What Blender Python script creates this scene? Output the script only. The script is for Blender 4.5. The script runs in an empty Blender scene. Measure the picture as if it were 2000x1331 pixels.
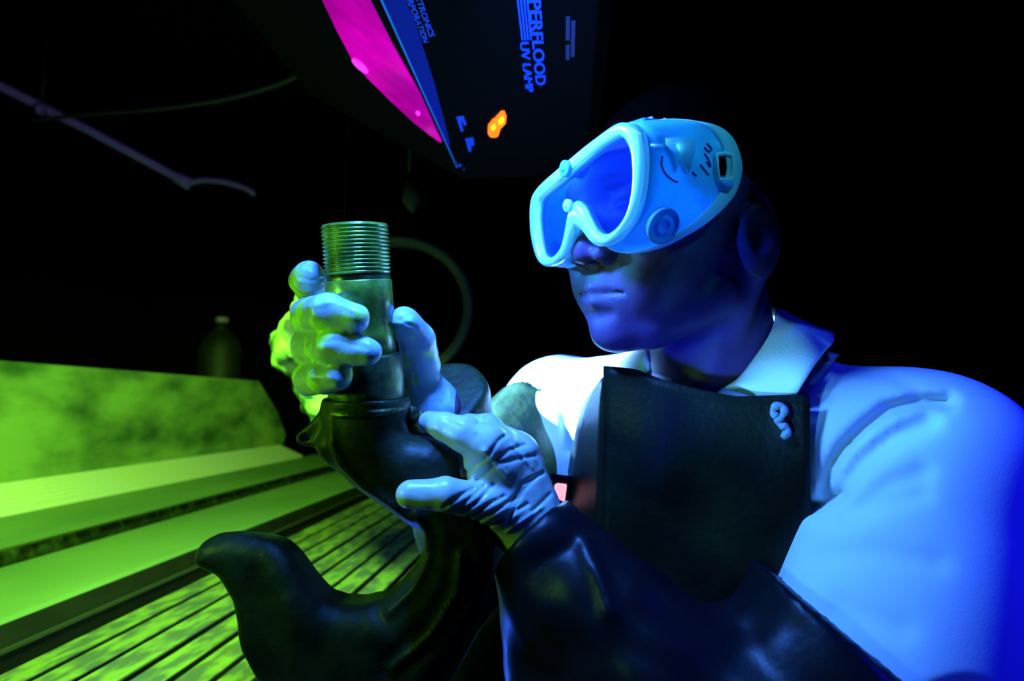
import bpy, math, random
import numpy as np
from mathutils import Vector, Matrix

# ------------------------------------------------------------------ camera, world, lights, exposure
random.seed(7)
FPX = 1150.0                                   # focal length in pixels of the 2000 x 1331 frame
PITCH = math.atan(126.5 / FPX)                 # camera looks slightly up
YAW = math.atan(103 / FPX * math.cos(PITCH))   # and slightly left of the inspection bench's long axis (world Y)
CAMZ = 1.45
cp, sp, cy, sy = math.cos(PITCH), math.sin(PITCH), math.cos(YAW), math.sin(YAW)
BR = np.array([[cy, sy, 0], [sy * sp, -cy * sp, cp], [-sy * cp, cy * cp, sp]])  # rows: right, up, forward
CAM = np.array([0, 0, CAMZ])
scene = bpy.context.scene
cam_d = bpy.data.cameras.new('camera')
cam_d.sensor_width = 36
cam_d.lens = FPX / 2000 * 36
cam_d.clip_start = 0.02
cam = bpy.data.objects.new('camera', cam_d)
cam.matrix_world = Matrix(((BR[0][0], BR[1][0], -BR[2][0], 0), (BR[0][1], BR[1][1], -BR[2][1], 0),
                           (BR[0][2], BR[1][2], -BR[2][2], CAMZ), (0, 0, 0, 1)))
scene.collection.objects.link(cam)
scene.camera = cam
cam_d.dof.use_dof = True
cam_d.dof.focus_distance = 0.46
cam_d.dof.aperture_fstop = 5.6
scene.view_settings.view_transform = 'Standard'
scene.view_settings.look = 'None'
scene.view_settings.gamma = 1
scene.view_settings.exposure = 0
scene.view_settings.use_curve_mapping = False
world = bpy.data.worlds.new('world')
scene.world = world
world.use_nodes = True
world.node_tree.nodes['Background'].inputs[0].default_value = (0.0006, 0.0006, 0.001, 1)
world.node_tree.nodes['Background'].inputs[1].default_value = 1.0


def w2(c):
    return CAM + np.asarray(c, float) @ BR


def P(px, py, d):
    """camera-space point (right, up, forward) seen at a pixel at a depth"""
    return np.array([(px - 1000) / FPX * d, (665.5 - py) / FPX * d, d])


def at(px, py, d):
    return w2(P(px, py, d))


def lamp(name, kind, pos, target, color, power, size=0.1, spot=None, blend=0.5, size_y=None):
    l = bpy.data.lights.new(name, kind)
    l.color = color
    l.energy = power
    if kind == 'AREA':
        l.size = size
        if size_y:
            l.shape = 'RECTANGLE'
            l.size_y = size_y
    else:
        l.shadow_soft_size = size
    if spot:
        l.spot_size = math.radians(spot)
        l.spot_blend = blend
    o = bpy.data.objects.new(name, l)
    o.location = pos
    o.rotation_euler = (Vector(target) - Vector(pos)).to_track_quat('-Z', 'Y').to_euler()
    scene.collection.objects.link(o)
    return o


# ultraviolet flood over the work, a second one behind the work piece, then lights added for their effect
lamp('ultraviolet_key_light', 'AREA', w2((-0.09, 0.232, 0.375)), w2((0.16, -0.05, 0.44)), (0.045, 0.21, 1.0), 7.0, 0.06)
lamp('ultraviolet_low_light', 'AREA', w2((-0.20, -0.42, 0.68)), w2((0.12, 0.0, 0.56)), (0.03, 0.12, 1.0), 0.45, 0.06)
lamp('added_shoulder_light', 'SPOT', w2((-0.72, -0.01, 0.76)), w2((0.07, -0.115, 0.70)), (0.16, 0.40, 1.0), 1300.0, 0.03, 25, 0.8)  # added spot, out of view, to blow out the far shoulder
lamp('added_goggle_light', 'SPOT', w2((-0.80, 0.30, 0.76)), w2((0.08, 0.12, 0.46)), (0.05, 0.50, 1.0), 70.0, 0.03, 17, 0.8)  # added cyan spot to make the goggles look fluorescent
lamp('added_goggle_side_light', 'SPOT', w2((0.34, 0.40, 0.22)), w2((0.135, 0.125, 0.43)), (0.04, 0.50, 1.0), 5.0, 0.03, 17, 0.9)  # second added cyan spot, for the goggles' near side
lamp('added_collar_light', 'SPOT', w2((-0.16, -0.20, 0.14)), w2((0.212, -0.020, 0.47)), (0.07, 0.34, 1.0), 16.0, 0.02, 15, 0.9)  # added spot to brighten the collar under the chin
lamp('added_neck_light', 'SPOT', w2((-0.16, -0.24, 0.14)), w2((0.142, -0.015, 0.50)), (0.008, 0.02, 1.0), 12.0, 0.03, 18, 1.0)  # added blue spot for the neck, no lamp stands there
lamp('added_blue_fill', 'SPOT', w2((0.62, 0.25, 0.12)), w2((0.37, -0.24, 0.44)), (0.004, 0.006, 1.0), 16.0, 0.06, 60, 0.8)  # added fill to keep the near arm's shaded side blue
lamp('added_violet_spill', 'SPOT', (-.42, .75, CAMZ + .42), at(180, 258, 2.3), (0.45, 0.28, 1.0), 8.0, 0.05, 50, 0.8)  # added by the filter to tint the conduit violet
lamp('added_dye_glow', 'SPOT', (-.34, .36, CAMZ + .50), (-.98, 1.25, CAMZ - .25), (0.36, 1.0, 0.10), 340.0, 0.12, 84, 0.5)  # added green spot from above, standing in for the dye's glow
lamp('added_green_side_light', 'AREA', w2((-0.44, 0.0, 0.29)), w2((-0.14, 0.0, 0.47)), (0.28, 1.0, 0.05), 0.75, 0.07)  # added green light, standing in for bench glow on fingers and shank


# ------------------------------------------------------------------ helpers
COL = scene.collection


def tag(o, label=None, cat=None, group=None, kind=None):
    if label: o['label'] = label
    if cat: o['category'] = cat
    if group: o['group'] = group
    if kind: o['kind'] = kind
    return o


def empty(name, loc, label, cat, group=None):
    o = bpy.data.objects.new(name, None)
    o.location = Vector(loc)
    COL.objects.link(o)
    return tag(o, label, cat, group)


def origin_of(o):
    p = Vector((0, 0, 0))
    while o is not None:
        p += o.location
        o = o.parent
    return p


def mesh(name, V, Fc, mat, parent=None, smooth=True, label=None, kind=None):
    """V in world coordinates"""
    V = np.asarray(V, float)
    if parent is not None:
        off = np.array(origin_of(parent))
    else:
        off = np.array([(V[:, 0].min() + V[:, 0].max()) / 2, (V[:, 1].min() + V[:, 1].max()) / 2, V[:, 2].min()])
    me = bpy.data.meshes.new(name)
    me.from_pydata((V - off).tolist(), [], [tuple(int(i) for i in f) for f in Fc])
    me.update()
    if smooth:
        me.polygons.foreach_set('use_smooth', [True] * len(me.polygons))
    me.materials.append(mat)
    o = bpy.data.objects.new(name, me)
    if parent is not None:
        o.parent = parent
    else:
        o.location = Vector(off)
    COL.objects.link(o)
    if label: o['label'] = label
    if kind: o['kind'] = kind
    return o


def fast_mesh(name, V, Q, mat, parent=None, label=None):
    V = np.asarray(V, np.float64)
    off = np.array(origin_of(parent)) if parent is not None else np.array([V[:, 0].mean(), V[:, 1].mean(), V[:, 2].min()])
    me = bpy.data.meshes.new(name)
    n, q = len(V), len(Q)
    me.vertices.add(n)
    me.vertices.foreach_set('co', (V - off).astype(np.float32).ravel())
    me.loops.add(q * 4)
    me.loops.foreach_set('vertex_index', Q.astype(np.int32).ravel())
    me.polygons.add(q)
    me.polygons.foreach_set('loop_start', np.arange(0, q * 4, 4, dtype=np.int32))
    me.polygons.foreach_set('use_smooth', np.ones(q, bool))
    me.update(calc_edges=True)
    me.validate()
    me.materials.append(mat)
    o = bpy.data.objects.new(name, me)
    if parent is not None:
        o.parent = parent
    else:
        o.location = Vector(off)
    COL.objects.link(o)
    if label: o['label'] = label
    return o


def box(lo, hi):
    (x0, y0, z0), (x1, y1, z1) = lo, hi
    V = [(x0, y0, z0), (x1, y0, z0), (x1, y1, z0), (x0, y1, z0), (x0, y0, z1), (x1, y0, z1), (x1, y1, z1), (x0, y1, z1)]
    return V, [(0, 3, 2, 1), (4, 5, 6, 7), (0, 1, 5, 4), (1, 2, 6, 5), (2, 3, 7, 6), (3, 0, 4, 7)]


def bbox_obj(name, lo, hi, mat, parent=None, bevel=0.0, label=None, kind=None):
    V, Fc = box(lo, hi)
    o = mesh(name, V, Fc, mat, parent, smooth=False, label=label, kind=kind)
    if bevel:
        m = o.modifiers.new('bevel', 'BEVEL')
        m.width = bevel
        m.segments = 2
    return o


def prism(poly, axis, a, b):
    """poly: 2-D points in the plane of the two other axes, extruded along axis from a to b"""
    n = len(poly)
    V = []
    for t in (a, b):
        for p in poly:
            v = list(p)
            v.insert(axis, t)
            V.append(tuple(v))
    Fc = [tuple(range(n - 1, -1, -1)), tuple(range(n, 2 * n))]
    for i in range(n):
        j = (i + 1) % n
        Fc.append((i, j, n + j, n + i))
    return V, Fc


def catmull(pts, k=6):
    pts = np.asarray(pts, float)
    out = []
    n = len(pts)
    for i in range(n - 1):
        p0, p1, p2, p3 = pts[max(i - 1, 0)], pts[i], pts[i + 1], pts[min(i + 2, n - 1)]
        for j in range(k):
            t = j / k
            out.append(0.5 * ((2 * p1) + (-p0 + p2) * t + (2 * p0 - 5 * p1 + 4 * p2 - p3) * t * t + (-p0 + 3 * p1 - 3 * p2 + p3) * t ** 3))
    out.append(pts[-1])
    return np.array(out)


def tube(pts, r, n=12, closed=False):
    pts = np.asarray(pts, float)
    m = len(pts)
    rr = np.full(m, r) if np.isscalar(r) else np.asarray(r, float)
    V, Fc = [], []
    ref = None
    for i in range(m):
        if closed:
            t = pts[(i + 1) % m] - pts[i - 1]
        else:
            t = pts[min(i + 1, m - 1)] - pts[max(i - 1, 0)]
        t = t / (np.linalg.norm(t) + 1e-12)
        if ref is None:
            a = np.array([0, 0, 1.0]) if abs(t[2]) < .9 else np.array([1.0, 0, 0])
            ref = np.cross(t, a)
        ref = ref - t * (ref @ t)
        ref /= np.linalg.norm(ref)
        b = np.cross(t, ref)
        for k in range(n):
            an = 2 * math.pi * k / n
            V.append(pts[i] + rr[i] * (math.cos(an) * ref + math.sin(an) * b))
    for i in range(m if closed else m - 1):
        for k in range(n):
            a, b2 = i * n + k, i * n + (k + 1) % n
            j = (i + 1) % m
            Fc.append((a, b2, j * n + (k + 1) % n, j * n + k))
    if not closed:
        Fc.append(tuple(range(n - 1, -1, -1)))
        Fc.append(tuple((m - 1) * n + k for k in range(n)))
    return V, Fc


def lathe(axis0, axis1, prof, n=48, cap=True):
    """prof: list of (t, r), t from 0 at axis0 to 1 at axis1 (may run outside), world points"""
    a0, a1 = np.asarray(axis0, float), np.asarray(axis1, float)
    ax = a1 - a0
    d = ax / np.linalg.norm(ax)
    u = np.cross(d, [0, 1.0, 0])
    if np.linalg.norm(u) < .1:
        u = np.cross(d, [1.0, 0, 0])
    u /= np.linalg.norm(u)
    v = np.cross(d, u)
    V, Fc = [], []
    for t, r in prof:
        c = a0 + ax * t
        for k in range(n):
            an = 2 * math.pi * k / n
            V.append(c + r * (math.cos(an) * u + math.sin(an) * v))
    for i in range(len(prof) - 1):
        for k in range(n):
            Fc.append((i * n + k, i * n + (k + 1) % n, (i + 1) * n + (k + 1) % n, (i + 1) * n + k))
    if cap:
        Fc.append(tuple(range(n - 1, -1, -1)))
        Fc.append(tuple((len(prof) - 1) * n + k for k in range(n)))
    return V, Fc


# ---- implicit surfaces (all in camera space metres), meshed with surface nets
def smin(a, b, k):
    h = np.clip(.5 + .5 * (b - a) / k, 0, 1)
    return b + (a - b) * h - k * h * (1 - h)


def smax(a, b, k):
    return -smin(-a, -b, k)


def cone(p, a, b, ra, rb):
    a = np.asarray(a, float)
    ab = np.asarray(b, float) - a
    q = p - a
    t = np.clip(q @ ab / (ab @ ab + 1e-12), 0, 1)
    return np.sqrt(((q - t[:, None] * ab) ** 2).sum(1)) - (ra + t * (rb - ra))


def ell(p, c, r, ax=None):
    q = p - np.asarray(c, float)
    if ax is not None:
        q = q @ np.asarray(ax).T
    r = np.asarray(r, float)
    k0 = np.sqrt(((q / r) ** 2).sum(1))
    k1 = np.sqrt(((q / (r * r)) ** 2).sum(1)) + 1e-12
    return k0 * (k0 - 1) / k1


def chain(p, pts, rs, k=0.004):
    d = None
    for i in range(len(pts) - 1):
        e = cone(p, pts[i], pts[i + 1], rs[i], rs[i + 1])
        d = e if d is None else smin(d, e, k)
    return d


def poly2(x, y, poly):
    """signed distance to a polygon in 2-D"""
    poly = np.asarray(poly, float)
    d = np.full(x.shape, 1e9)
    s = np.ones(x.shape)
    n = len(poly)
    for i in range(n):
        ax_, ay = poly[i]
        bx, by = poly[i - 1]
        ex, ey = bx - ax_, by - ay
        wx, wy = x - ax_, y - ay
        t = np.clip((wx * ex + wy * ey) / (ex * ex + ey * ey + 1e-12), 0, 1)
        d = np.minimum(d, (wx - ex * t) ** 2 + (wy - ey * t) ** 2)
        c1, c2, c3 = y >= ay, y < by, ex * wy > ey * wx
        fl = (c1 & c2 & c3) | (~c1 & ~c2 & ~c3)
        s = np.where(fl, -s, s)
    return s * np.sqrt(d)


def line2(x, y, pts):
    d = np.full(x.shape, 1e9)
    for i in range(len(pts) - 1):
        (ax_, ay), (bx, by) = pts[i], pts[i + 1]
        ex, ey = bx - ax_, by - ay
        wx, wy = x - ax_, y - ay
        t = np.clip((wx * ex + wy * ey) / (ex * ex + ey * ey + 1e-12), 0, 1)
        d = np.minimum(d, (wx - ex * t) ** 2 + (wy - ey * t) ** 2)
    return np.sqrt(d)


def pix(p):
    z = np.maximum(p[:, 2], .05)
    return 1000 + FPX * p[:, 0] / z, 665.5 - FPX * p[:, 1] / z


def folds(p, d, lines):
    """lines: (points in degrees-like pixel units of the garment's outline, width, depth in m): creases pressed into (or raised from) cloth"""
    x, y = pix(p)
    for pts, w, dep in lines:
        d = d + dep * np.exp(-(line2(x, y, pts) / w) ** 2)
    return d


def lump(p, f, amp, seed=0):
    s = seed * 1.7
    return amp * (np.sin(p[:, 0] * f + 1.3 * np.sin(p[:, 1] * f * .7 + s) + s) * np.sin(p[:, 1] * f * 1.1 + 1.1 * np.sin(p[:, 2] * f * .8 + 2 * s)) *
                  np.cos(p[:, 2] * f * .9 + s * 3 + np.sin(p[:, 0] * f * .6)))


def surface(f, lo, hi, h, tol=1.5):
    lo, hi = np.asarray(lo, float), np.asarray(hi, float)
    B = 8
    nb = np.ceil((hi - lo) / (h * B)).astype(int)
    n = nb * B
    bi = np.stack(np.meshgrid(*[np.arange(k) for k in nb], indexing='ij'), -1).reshape(-1, 3)
    cen = lo + (bi * B + (B - 1) / 2) * h
    dc = f(cen)
    A = np.repeat(np.repeat(np.repeat(np.where(dc.reshape(nb) > 0, 1., -1.).astype(np.float32), B, 0), B, 1), B, 2)
    near = np.where(np.abs(dc) < B * h * .87 * tol)[0]
    off = np.stack(np.meshgrid(*[np.arange(B)] * 3, indexing='ij'), -1).reshape(-1, 3)
    for s in range(0, len(near), 400):
        blk = bi[near[s:s + 400]] * B
        idx = (blk[:, None, :] + off[None]).reshape(-1, 3)
        v = f(lo + idx * h)
        A[idx[:, 0], idx[:, 1], idx[:, 2]] = v
    A[0], A[-1] = 1, 1
    A[:, 0], A[:, -1] = 1, 1
    A[:, :, 0], A[:, :, -1] = 1, 1
    S = (A < 0)
    c = np.zeros(tuple(np.array(S.shape) - 1), np.uint8)
    for i in (0, 1):
        for j in (0, 1):
            for k in (0, 1):
                c += S[i:S.shape[0] - 1 + i, j:S.shape[1] - 1 + j, k:S.shape[2] - 1 + k]
    act = np.argwhere((c > 0) & (c < 8))
    vid = np.full(c.shape, -1, np.int32)
    vid[act[:, 0], act[:, 1], act[:, 2]] = np.arange(len(act))
    acc = np.zeros((len(act), 3))
    cnt = np.zeros(len(act))
    corners = [(i, j, k) for i in (0, 1) for j in (0, 1) for k in (0, 1)]
    cv = {q: A[act[:, 0] + q[0], act[:, 1] + q[1], act[:, 2] + q[2]] for q in corners}
    for q in corners:
        for ax in range(3):
            if q[ax] == 0:
                r = list(q)
                r[ax] = 1
                a, b = cv[q], cv[tuple(r)]
                m = (a < 0) != (b < 0)
                t = np.where(m, a / np.where(m, a - b, 1), 0)
                pos = np.array(q, float)[None, :].repeat(len(act), 0)
                pos[:, ax] += t
                acc += pos * m[:, None]
                cnt += m
    V = lo + (act + acc / cnt[:, None]) * h
    quads = []
    for ax in range(3):
        o1, o2 = [(1, 2), (2, 0), (0, 1)][ax]
        sl0 = [slice(None)] * 3
        sl1 = [slice(None)] * 3
        sl0[ax], sl1[ax] = slice(0, -1), slice(1, None)
        E = S[tuple(sl0)] != S[tuple(sl1)]
        e = np.argwhere(E)
        e = e[(e[:, o1] > 0) & (e[:, o2] > 0) & (e[:, o1] < c.shape[o1]) & (e[:, o2] < c.shape[o2])]
        d1, d2 = np.zeros(3, int), np.zeros(3, int)
        d1[o1], d2[o2] = 1, 1
        g = lambda q: vid[q[:, 0], q[:, 1], q[:, 2]]
        q = np.stack([g(e - d1 - d2), g(e - d2), g(e), g(e - d1)], 1)
        inside = S[e[:, 0], e[:, 1], e[:, 2]]
        q = np.where(inside[:, None], q, q[:, ::-1])
        quads.append(q)
    Q = np.concatenate(quads)
    Q = Q[(Q >= 0).all(1)]
    return V, Q


def sdf_obj(name, f, lo, hi, h, mat, parent=None, label=None, tol=1.5, relax=1):
    V, Q = surface(f, lo, hi, h, tol)
    for _ in range(relax):
        s = np.zeros_like(V)
        n = np.zeros(len(V))
        for i in range(4):
            a, b = Q[:, i], Q[:, (i + 1) % 4]
            np.add.at(s, a, V[b])
            np.add.at(n, a, 1)
            np.add.at(s, b, V[a])
            np.add.at(n, b, 1)
        V = .5 * V + .5 * s / np.maximum(n, 1)[:, None]
    return fast_mesh(name, w2(V), Q, mat, parent, label)


# ------------------------------------------------------------------ materials
class NT:
    def __init__(self, name):
        self.m = bpy.data.materials.new(name)
        self.m.use_nodes = True
        self.t = self.m.node_tree
        self.b = self.t.nodes['Principled BSDF']

    def n(self, typ, **kw):
        nd = self.t.nodes.new(typ)
        for k, v in kw.items():
            if k in nd.inputs:
                nd.inputs[k].default_value = v
            else:
                setattr(nd, k, v)
        return nd

    def l(self, a, b):
        self.t.links.new(a, b)


def c4(c):
    return (c[0], c[1], c[2], 1)


def mat(name, col, rough=.6, metal=0, col2=None, scale=20, lo=.4, hi=.6, bump=0, bscale=80, spec=.5, stretch=None, detail=6, coat=0, rough2=None):
    k = NT(name)
    k.b.inputs['Base Color'].default_value = c4(col)
    k.b.inputs['Roughness'].default_value = rough
    k.b.inputs['Metallic'].default_value = metal
    k.b.inputs['Specular IOR Level'].default_value = spec
    k.b.inputs['Coat Weight'].default_value = coat
    tc = k.n('ShaderNodeNewGeometry')
    mp = k.n('ShaderNodeMapping')
    k.l(tc.outputs['Position'], mp.inputs['Vector'])
    if stretch:
        mp.inputs['Scale'].default_value = stretch
    if col2 is not None:
        nz = k.n('ShaderNodeTexNoise')
        nz.inputs['Scale'].default_value = scale
        nz.inputs['Detail'].default_value = detail
        k.l(mp.outputs[0], nz.inputs['Vector'])
        rp = k.n('ShaderNodeValToRGB')
        rp.color_ramp.elements[0].position = lo
        rp.color_ramp.elements[1].position = hi
        rp.color_ramp.elements[0].color = c4(col)
        rp.color_ramp.elements[1].color = c4(col2)
        k.l(nz.outputs['Fac'], rp.inputs['Fac'])
        k.l(rp.outputs['Color'], k.b.inputs['Base Color'])
        if rough2 is not None:
            mr = k.n('ShaderNodeMapRange')
            mr.inputs['From Min'].default_value = lo
            mr.inputs['From Max'].default_value = hi
            mr.inputs['To Min'].default_value = rough
            mr.inputs['To Max'].default_value = rough2
            k.l(nz.outputs['Fac'], mr.inputs['Value'])
            k.l(mr.outputs[0], k.b.inputs['Roughness'])
    if bump:
        nb = k.n('ShaderNodeTexNoise')
        nb.inputs['Scale'].default_value = bscale
        nb.inputs['Detail'].default_value = 5
        k.l(mp.outputs[0], nb.inputs['Vector'])
        bp = k.n('ShaderNodeBump')
        bp.inputs['Strength'].default_value = bump
        bp.inputs['Distance'].default_value = .002
        k.l(nb.outputs['Fac'], bp.inputs['Height'])
        k.l(bp.outputs[0], k.b.inputs['Normal'])
    return k.m


def emit(name, col, s):
    k = NT(name)
    k.b.inputs['Base Color'].default_value = c4(col)
    k.b.inputs['Emission Color'].default_value = c4(col)
    k.b.inputs['Emission Strength'].default_value = s
    return k.m


M = {}
M['skin'] = mat('skin', (.12, .055, .16), .5, col2=(.085, .04, .115), scale=35, bump=.12, bscale=420, spec=.35)
M['hair'] = mat('black_hair', (.0006, .0006, .0006), 1, bump=.5, bscale=500, spec=.0)
M['shirt'] = mat('white_knit_cotton', (.62, .68, .66), .95, bump=.08, bscale=900, spec=.05)
M['collar'] = mat('white_ribbed_collar', (.95, 1.0, .8), .9, bump=.3, bscale=700, spec=.05)
M['glove'] = mat('latex_glove', (.55, .58, .50), .33, col2=(.50, .54, .52), scale=25, bump=.15, bscale=160, spec=.5)
M['glove_dye'] = mat('latex_glove_with_dye', (.34, .46, .55), .38, col2=(.50, .85, .12), scale=48, lo=.50, hi=.60, bump=.25, bscale=170, spec=.45)
M['rubber'] = mat('black_rubber', (.004, .004, .006), .38, bump=.3, bscale=60, spec=.15)
M['greenlit_sleeve'] = mat('green_lit_black_rubber', (.008, .018, .006), .5, col2=(.025, .05, .012), scale=30, bump=.5, bscale=120, spec=.3)  # black rubber with the bench's green light put into its colour
M['bead'] = mat('worn_grey_bead', (.06, .07, .05), .5)
M['edgelight'] = mat('painted_lit_edge', (.05, .3, 1.0), .5)  # lit edge of the housing, put into a colour
M['apron'] = mat('dark_rubber_apron', (.005, .007, .003), .42, col2=(.010, .014, .005), scale=18, bump=.25, bscale=200, spec=.16)
M['strap'] = mat('dark_webbing_strap', (.05, .04, .16), .8, bump=.6, bscale=700)
M['trouser'] = mat('dark_work_trousers', (.01, .01, .015), .9)
M['boot'] = mat('black_boot_leather', (.01, .01, .01), .5)
M['knot'] = mat('white_apron_cord', (.22, .28, .3), .8, bump=.5, bscale=400)
M['steel'] = mat('oiled_dark_steel', (.05, .065, .035), .34, metal=.9, col2=(.16, .22, .07), scale=40, lo=.45, hi=.7, bump=.35, bscale=150, spec=.6, rough2=.6)
M['castdark'] = mat('dark_cast_steel', (.007, .009, .005), .5, metal=.1, col2=(.018, .026, .009), scale=22, bump=.4, bscale=120, spec=.3)
M['shank'] = mat('green_lit_steel_shank', (.06, .11, .015), .26, metal=.25, col2=(.20, .36, .035), scale=60, lo=.35, hi=.65, bump=.2, bscale=260, spec=.6)  # green reflected from the bench is put into this colour
M['bench'] = mat('dye_stained_tank_lining', (.18, .32, .17), .6, col2=(.32, .48, .20), scale=3.2, lo=.3, hi=.7, bump=.3, bscale=40, stretch=(1, .5, 1))
M['panel'] = mat('dye_smeared_back_panel', (.05, .12, .05), .65, col2=(.34, .50, .17), scale=6, lo=.34, hi=.62, bump=.3, bscale=40, stretch=(1, .6, 1.3), detail=9)
M['slat'] = mat('dye_scuffed_grey_slat', (.15, .19, .15), .55, col2=(.36, .48, .10), scale=34, lo=.42, hi=.58, bump=.4, bscale=90, stretch=(1.6, .55, 1), detail=10)
M['ridge'] = mat('wet_ribbed_ledge', (1.0, 1.0, .8), .4, col2=(1, 1, .95), scale=5, bump=.2)
M['tankdark'] = mat('dark_tank_metal', (.008, .009, .007), .6, col2=(.014, .016, .010), scale=14)
M['wall'] = mat('black_painted_wall', (.0025, .0025, .004), 1, bump=.3, bscale=30, spec=.01)
M['pipe'] = mat('dusty_grey_conduit', (.4, .25, .6), .6, bump=.3, bscale=60)
M['dimgreen'] = mat('dull_olive_rubber', (.06, .065, .035), .7, bump=.3)
M['lampbody'] = mat('black_lamp_enamel', (.002, .002, .003), .8, bump=.1, bscale=100, spec=.04)
M['bluesheen'] = mat('painted_blue_sheen', (.01, .018, .30), .7, spec=.1)  # blue sheen of the housing's bevel, put into a colour
M['print'] = mat('blue_print', (.05, .12, 1.0), .8, spec=.1)
M['dimprint'] = mat('faded_violet_print', (.06, .05, .14), .8, spec=.1)

k = NT('violet_filter_glass')
k.b.inputs['Base Color'].default_value = (.25, .0, .2, 1)
k.b.inputs['Roughness'].default_value = .12
k.b.inputs['Emission Color'].default_value = (.62, 0.0, .42, 1)
lw = k.n('ShaderNodeTexNoise')
lw.inputs['Scale'].default_value = 14
g_ = k.n('ShaderNodeNewGeometry')
k.l(g_.outputs['Position'], lw.inputs['Vector'])
mr = k.n('ShaderNodeMapRange')
mr.inputs['From Min'].default_value = .3
mr.inputs['From Max'].default_value = .7
mr.inputs['To Min'].default_value = .40
mr.inputs['To Max'].default_value = 1.10
k.l(lw.outputs['Fac'], mr.inputs['Value'])
k.l(mr.outputs[0], k.b.inputs['Emission Strength'])
M['filter'] = k.m
M['glint_glow'] = emit('painted_glint_glow', (1.0, .02, .9), 2.2)  # glowing colour for the highlight on the filter glass
M['switch'] = emit('lit_orange_switch', (1.0, .16, .005), 1.6)
M['switch_hot'] = emit('lit_amber_lamp', (1.0, .55, .01), 1.5)
M['indicator'] = emit('lit_salmon_indicator', (1.0, .38, .28), 1.1)


def translucent(name, col, trans=.5, rough=.35, alpha=1.0, tint=(1, 1, 1), gloss=.5, bump=.15, noise=None):
    k = NT(name)
    nt = k.t
    nt.nodes.remove(k.b)
    out = nt.nodes['Material Output']
    df = k.n('ShaderNodeBsdfDiffuse')
    tl = k.n('ShaderNodeBsdfTranslucent')
    gl = k.n('ShaderNodeBsdfGlossy')
    df.inputs['Color'].default_value = c4(col)
    tl.inputs['Color'].default_value = c4(col)
    gl.inputs['Color'].default_value = (1, 1, 1, 1)
    gl.inputs['Roughness'].default_value = rough
    m1 = k.n('ShaderNodeMixShader')
    m1.inputs[0].default_value = trans
    k.l(df.outputs[0], m1.inputs[1])
    k.l(tl.outputs[0], m1.inputs[2])
    fr = k.n('ShaderNodeFresnel')
    fr.inputs['IOR'].default_value = 1.45
    m2 = k.n('ShaderNodeMixShader')
    fm = k.n('ShaderNodeMath')
    fm.operation = 'MULTIPLY'
    fm.inputs[1].default_value = gloss
    k.l(fr.outputs[0], fm.inputs[0])
    k.l(fm.outputs[0], m2.inputs[0])
    k.l(m1.outputs[0], m2.inputs[1])
    k.l(gl.outputs[0], m2.inputs[2])
    last = m2
    if alpha < 1:
        tr = k.n('ShaderNodeBsdfTransparent')
        tr.inputs['Color'].default_value = c4(tint)
        m3 = k.n('ShaderNodeMixShader')
        m3.inputs[0].default_value = alpha
        k.l(tr.outputs[0], m3.inputs[1])
        k.l(m2.outputs[0], m3.inputs[2])
        last = m3
        if noise:
            ge = k.n('ShaderNodeNewGeometry')
            nz = k.n('ShaderNodeTexNoise')
            nz.inputs['Scale'].default_value = noise[0]
            k.l(ge.outputs['Position'], nz.inputs['Vector'])
            mr = k.n('ShaderNodeMapRange')
            mr.inputs['From Min'].default_value = .35
            mr.inputs['From Max'].default_value = .7
            mr.inputs['To Min'].default_value = noise[1]
            mr.inputs['To Max'].default_value = noise[2]
            k.l(nz.outputs['Fac'], mr.inputs['Value'])
            k.l(mr.outputs[0], m3.inputs[0])
    k.l(last.outputs[0], out.inputs['Surface'])
    return k.m


M['gog_frame'] = translucent('clear_vinyl_rim', (.75, 1.0, .95), .35, .2)
M['gog_body'] = translucent('cloudy_vinyl_shell', (.25, .95, .95), .55, .25, .75, (.5, .7, 1), noise=(25, .55, .95))
M['gog_lens'] = translucent('tinted_lens', (.02, .10, .5), .2, .25, .07, (.5, .6, 1), gloss=.12)
M['gog_vent'] = translucent('frosted_vent', (.2, .6, 1.0), .4, .2)
M['gog_glue'] = translucent('bright_glue_patch', (.5, 1.0, .95), .75, .4)
M['ink'] = mat('dark_ink', (.02, .03, .25), .8)

# ------------------------------------------------------------------ the room (all in the dark)
def slab(name, lo, hi, m):
    return bbox_obj(name, lo, hi, m, kind='structure')


slab('floor', (-3.0, -1.2, -.1), (3.0, 4.0, 0), M['wall'])
slab('ceiling', (-3.0, -1.2, 2.9), (3.0, 4.0, 3.0), M['wall'])
slab('wall_back', (-3.0, 4.0, -.1), (3.0, 4.1, 3.0), M['wall'])
slab('wall_left', (-3.1, -1.2, -.1), (-3.0, 4.1, 3.0), M['wall'])
slab('wall_right', (3.0, -1.2, -.1), (3.1, 4.1, 3.0), M['wall'])
slab('wall_front', (-3.0, -1.3, -.1), (3.0, -1.2, 3.0), M['wall'])

# ------------------------------------------------------------------ the inspection tank, long axis along Y; heights relative to the lens
Z = CAMZ
tank = empty('inspection_tank', (-.85, 1.8, 0), 'long steel inspection tank glowing green with a slatted rack and upright back panel', 'tank')
SP = [(0.55, 1.56), (1.56, 2.60), (2.60, 3.0)]


def tprism(name, poly, m, y0=.25, y1=3.25, label=None, bev=0.0, parent=tank):
    V, Fc = prism([(x, z + Z) for x, z in poly], 1, y0, y1)
    o = mesh(name, V, Fc, m, parent, smooth=False, label=label)
    if bev:
        b = o.modifiers.new('bevel', 'BEVEL')
        b.width = bev
        b.segments = 3
    return o


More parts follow.
